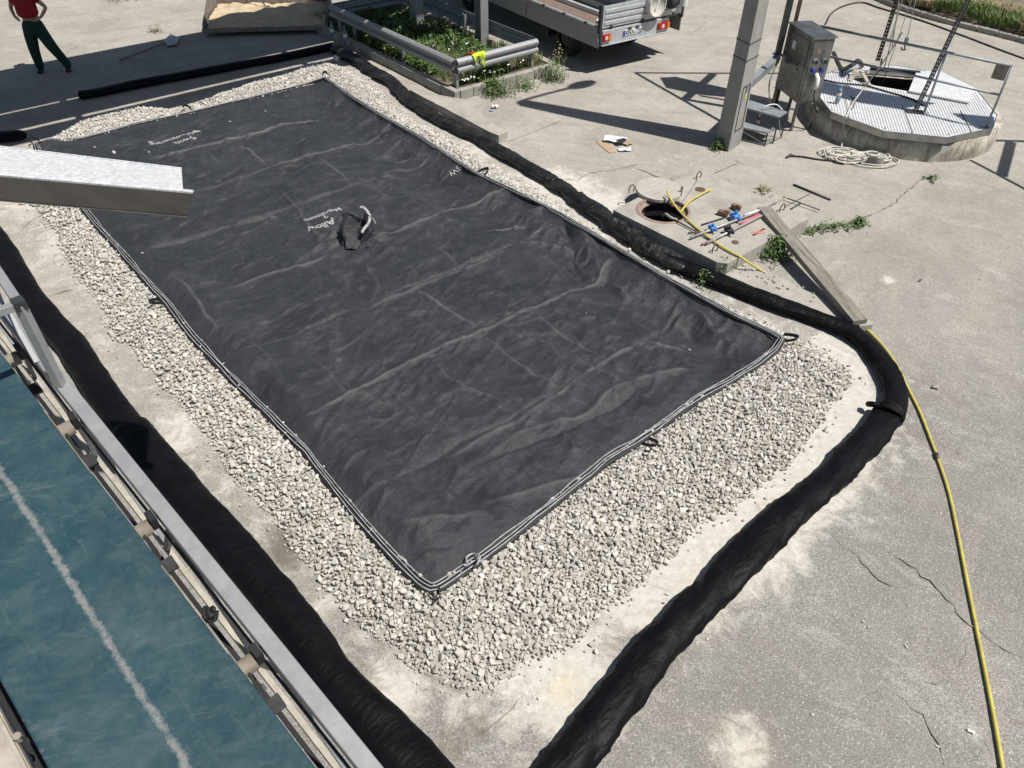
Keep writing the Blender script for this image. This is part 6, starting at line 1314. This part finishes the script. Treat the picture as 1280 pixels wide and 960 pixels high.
# ------------------------------------------------------------------ the man
fA, fB = G(52, 91, 0), G(88, 87, 0); pm = (fA+fB)/2; rt_ = nrm((fB-fA)*[1, 1, 0]); rt_ = nrm(np.array([1, .12, 0])); fw = np.array([rt_[1], -rt_[0], 0])
man = thing('person', pm, 'man in red t-shirt and dark green trousers standing with hands on hips', 'person')
wc = above(pm, (40, 30))
def MP(x_, y_, z_): z_ = z_ if z_ < .2 else z_*1.075-.015; return tuple(pm+rt_*x_+fw*y_+ZX*z_-np.array(man.location))
hxs = float((fB-fA)@rt_)/2; hys = float((fB-fA)@fw)/2
def skin(name, verts, edges, radii, mat_, root=0, sub=2):
    me = bpy.data.meshes.new(name); me.from_pydata([MP(*v) for v in verts], edges, []); me.materials.append(mat_); o = bpy.data.objects.new(name, me); C.objects.link(o); o.parent = man
    md = o.modifiers.new('skin', 'SKIN'); md.use_smooth_shade = True
    for i, r in enumerate(radii): me.skin_vertices[0].data[i].radius = r if isinstance(r, tuple) else (r, r); me.skin_vertices[0].data[i].use_root = (i == root)
    sd = o.modifiers.new('sub', 'SUBSURF'); sd.levels = sub; sd.render_levels = sub; return o
ax_, ay_ = -hxs, -hys; bx_, by_ = hxs, hys; px_ = -.12
HV = [(px_, 0, .98), (px_, .0, 1.14), (px_, -.01, 1.32), (px_, 0, 1.47), (px_, .01, 1.57), (px_, .03, 1.66), (px_, .03, 1.78)]; HE = [(i, i+1) for i in range(6)]; HR = [(.17, .13), (.155, .12), (.18, .125), (.12, .09), .058, (.078, .09), (.07, .085)]
def chain(v, r, frm):
    s0 = len(HV); HV.extend(v); HR.extend(r); HE.append((frm, s0)); HE.extend([(s0+i, s0+i+1) for i in range(len(v)-1)]); return s0+len(v)-1
chain([(px_-.10, 0, .88), ((px_+ax_)/2-.06, .06, .50), (ax_, ay_*.35, .14)], [.095, .062, .042], 0)
chain([(px_+.10, 0, .88), ((px_+bx_)/2+.06, .06, .50), (bx_, by_*.35, .14)], [.095, .062, .042], 0)
HANDS = []
for s_ in (-1, 1):
    w_ = chain([(px_+s_*.20, 0, 1.46), (px_+s_*.36, -.10, 1.22), (px_+s_*.265, .07, 1.09), (px_+s_*.215, .12, 1.07)], [.062, .043, .029, (.04, .018)], 3); HANDS.append((w_, s_))
for w_, s_ in HANDS:
    bx0 = HV[w_]
    for j in range(4):
        y0_ = .018*(j-1.5); s0 = len(HV)
        v = [(bx0[0]-s_*.03, bx0[1]+.02+abs(y0_)*.2, bx0[2]-y0_*1.0), (bx0[0]-s_*.058, bx0[1]+.042, bx0[2]-y0_*1.15-.004), (bx0[0]-s_*(.078-.006*abs(j-1.3)), bx0[1]+.05, bx0[2]-y0_*1.2-.012)]
        chain(v, [.010, .009, .007], w_)
    chain([(bx0[0]+s_*.0, bx0[1]-.02, bx0[2]+.035), (bx0[0]-s_*.015, bx0[1]-.045, bx0[2]+.05)], [.011, .009], w_)
skin('body', HV, HE, HR, M['skin'])
TV = [(px_, 0, 1.08), (px_, 0, .95), (px_-.115, 0, .78), ((px_+ax_)/2-.06, .06, .50), (ax_-.005, ay_*.35, .14), (px_+.115, 0, .78), ((px_+bx_)/2+.06, .06, .50), (bx_+.0, by_*.35, .14), (ax_, ay_*.35, .075), (bx_, by_*.35, .075)]
skin('trousers', TV, [(0, 1), (1, 2), (2, 3), (3, 4), (4, 8), (1, 5), (5, 6), (6, 7), (7, 9)], [(.20, .15), (.21, .165), .15, .118, .092, .15, .118, .092, .095, .095], M['trouser'])
SVt = [(px_, .01, 1.06), (px_, .03, 1.18), (px_, 0, 1.34), (px_, 0, 1.46), (px_, .01, 1.53), (px_-.2, 0, 1.45), (px_-.29, -.05, 1.33), (px_+.2, 0, 1.45), (px_+.29, -.05, 1.33)]
skin('t_shirt', SVt, [(0, 1), (1, 2), (2, 3), (3, 4), (3, 5), (5, 6), (3, 7), (7, 8)], [(.225, .18), (.235, .20), (.23, .165), (.14, .11), .07, .09, .08, .09, .08], M['shirt'])
for x_, y_, s_ in ((ax_, ay_*.35, 0), (bx_, by_*.35, .04)):
    me = skin('boot', [(x_, y_-.05, .05), (x_, y_+.04, .05), (x_+s_, y_+.17, .038), (x_, y_-.01, .14)], [(0, 1), (1, 2), (0, 3)], [.062, .065, (.06, .045), .075], M['boot'], 0)
skin('hair', [(px_, -.005, 1.74), (px_, -.01, 1.80), (px_, .05, 1.83)], [(0, 1), (1, 2)], [.088, .085, .05], M['hair'])
mbf = MB()
for s_ in (-1, 1): q = np.array(MP(px_+s_*.032, .118, 1.70))+np.array(man.location); mbf.cyl(q, .011, .006, 10, axis=fw)
mbf.build('eyes', M['ink'], man); q = np.array(MP(px_, .12, 1.66))+np.array(man.location); MB().tube([q+ZX*.03, q+fw*.02, q-ZX*.005], [.008, .014, .011], 8).build('nose', M['skin'], man)
q = np.array(MP(px_, .112, 1.625))+np.array(man.location); MB().tube([q-rt_*.025, q+fw*.006, q+rt_*.025], .005, 6).build('mouth', M['redcloth'], man)
for s_ in (-1, 1): q = np.array(MP(px_+s_*.082, .03, 1.69))+np.array(man.location); MB().tube([q-ZX*.03, q+rt_*s_*.012, q+ZX*.03], [.008, .014, .009], 8).build('ear', M['skin'], man)
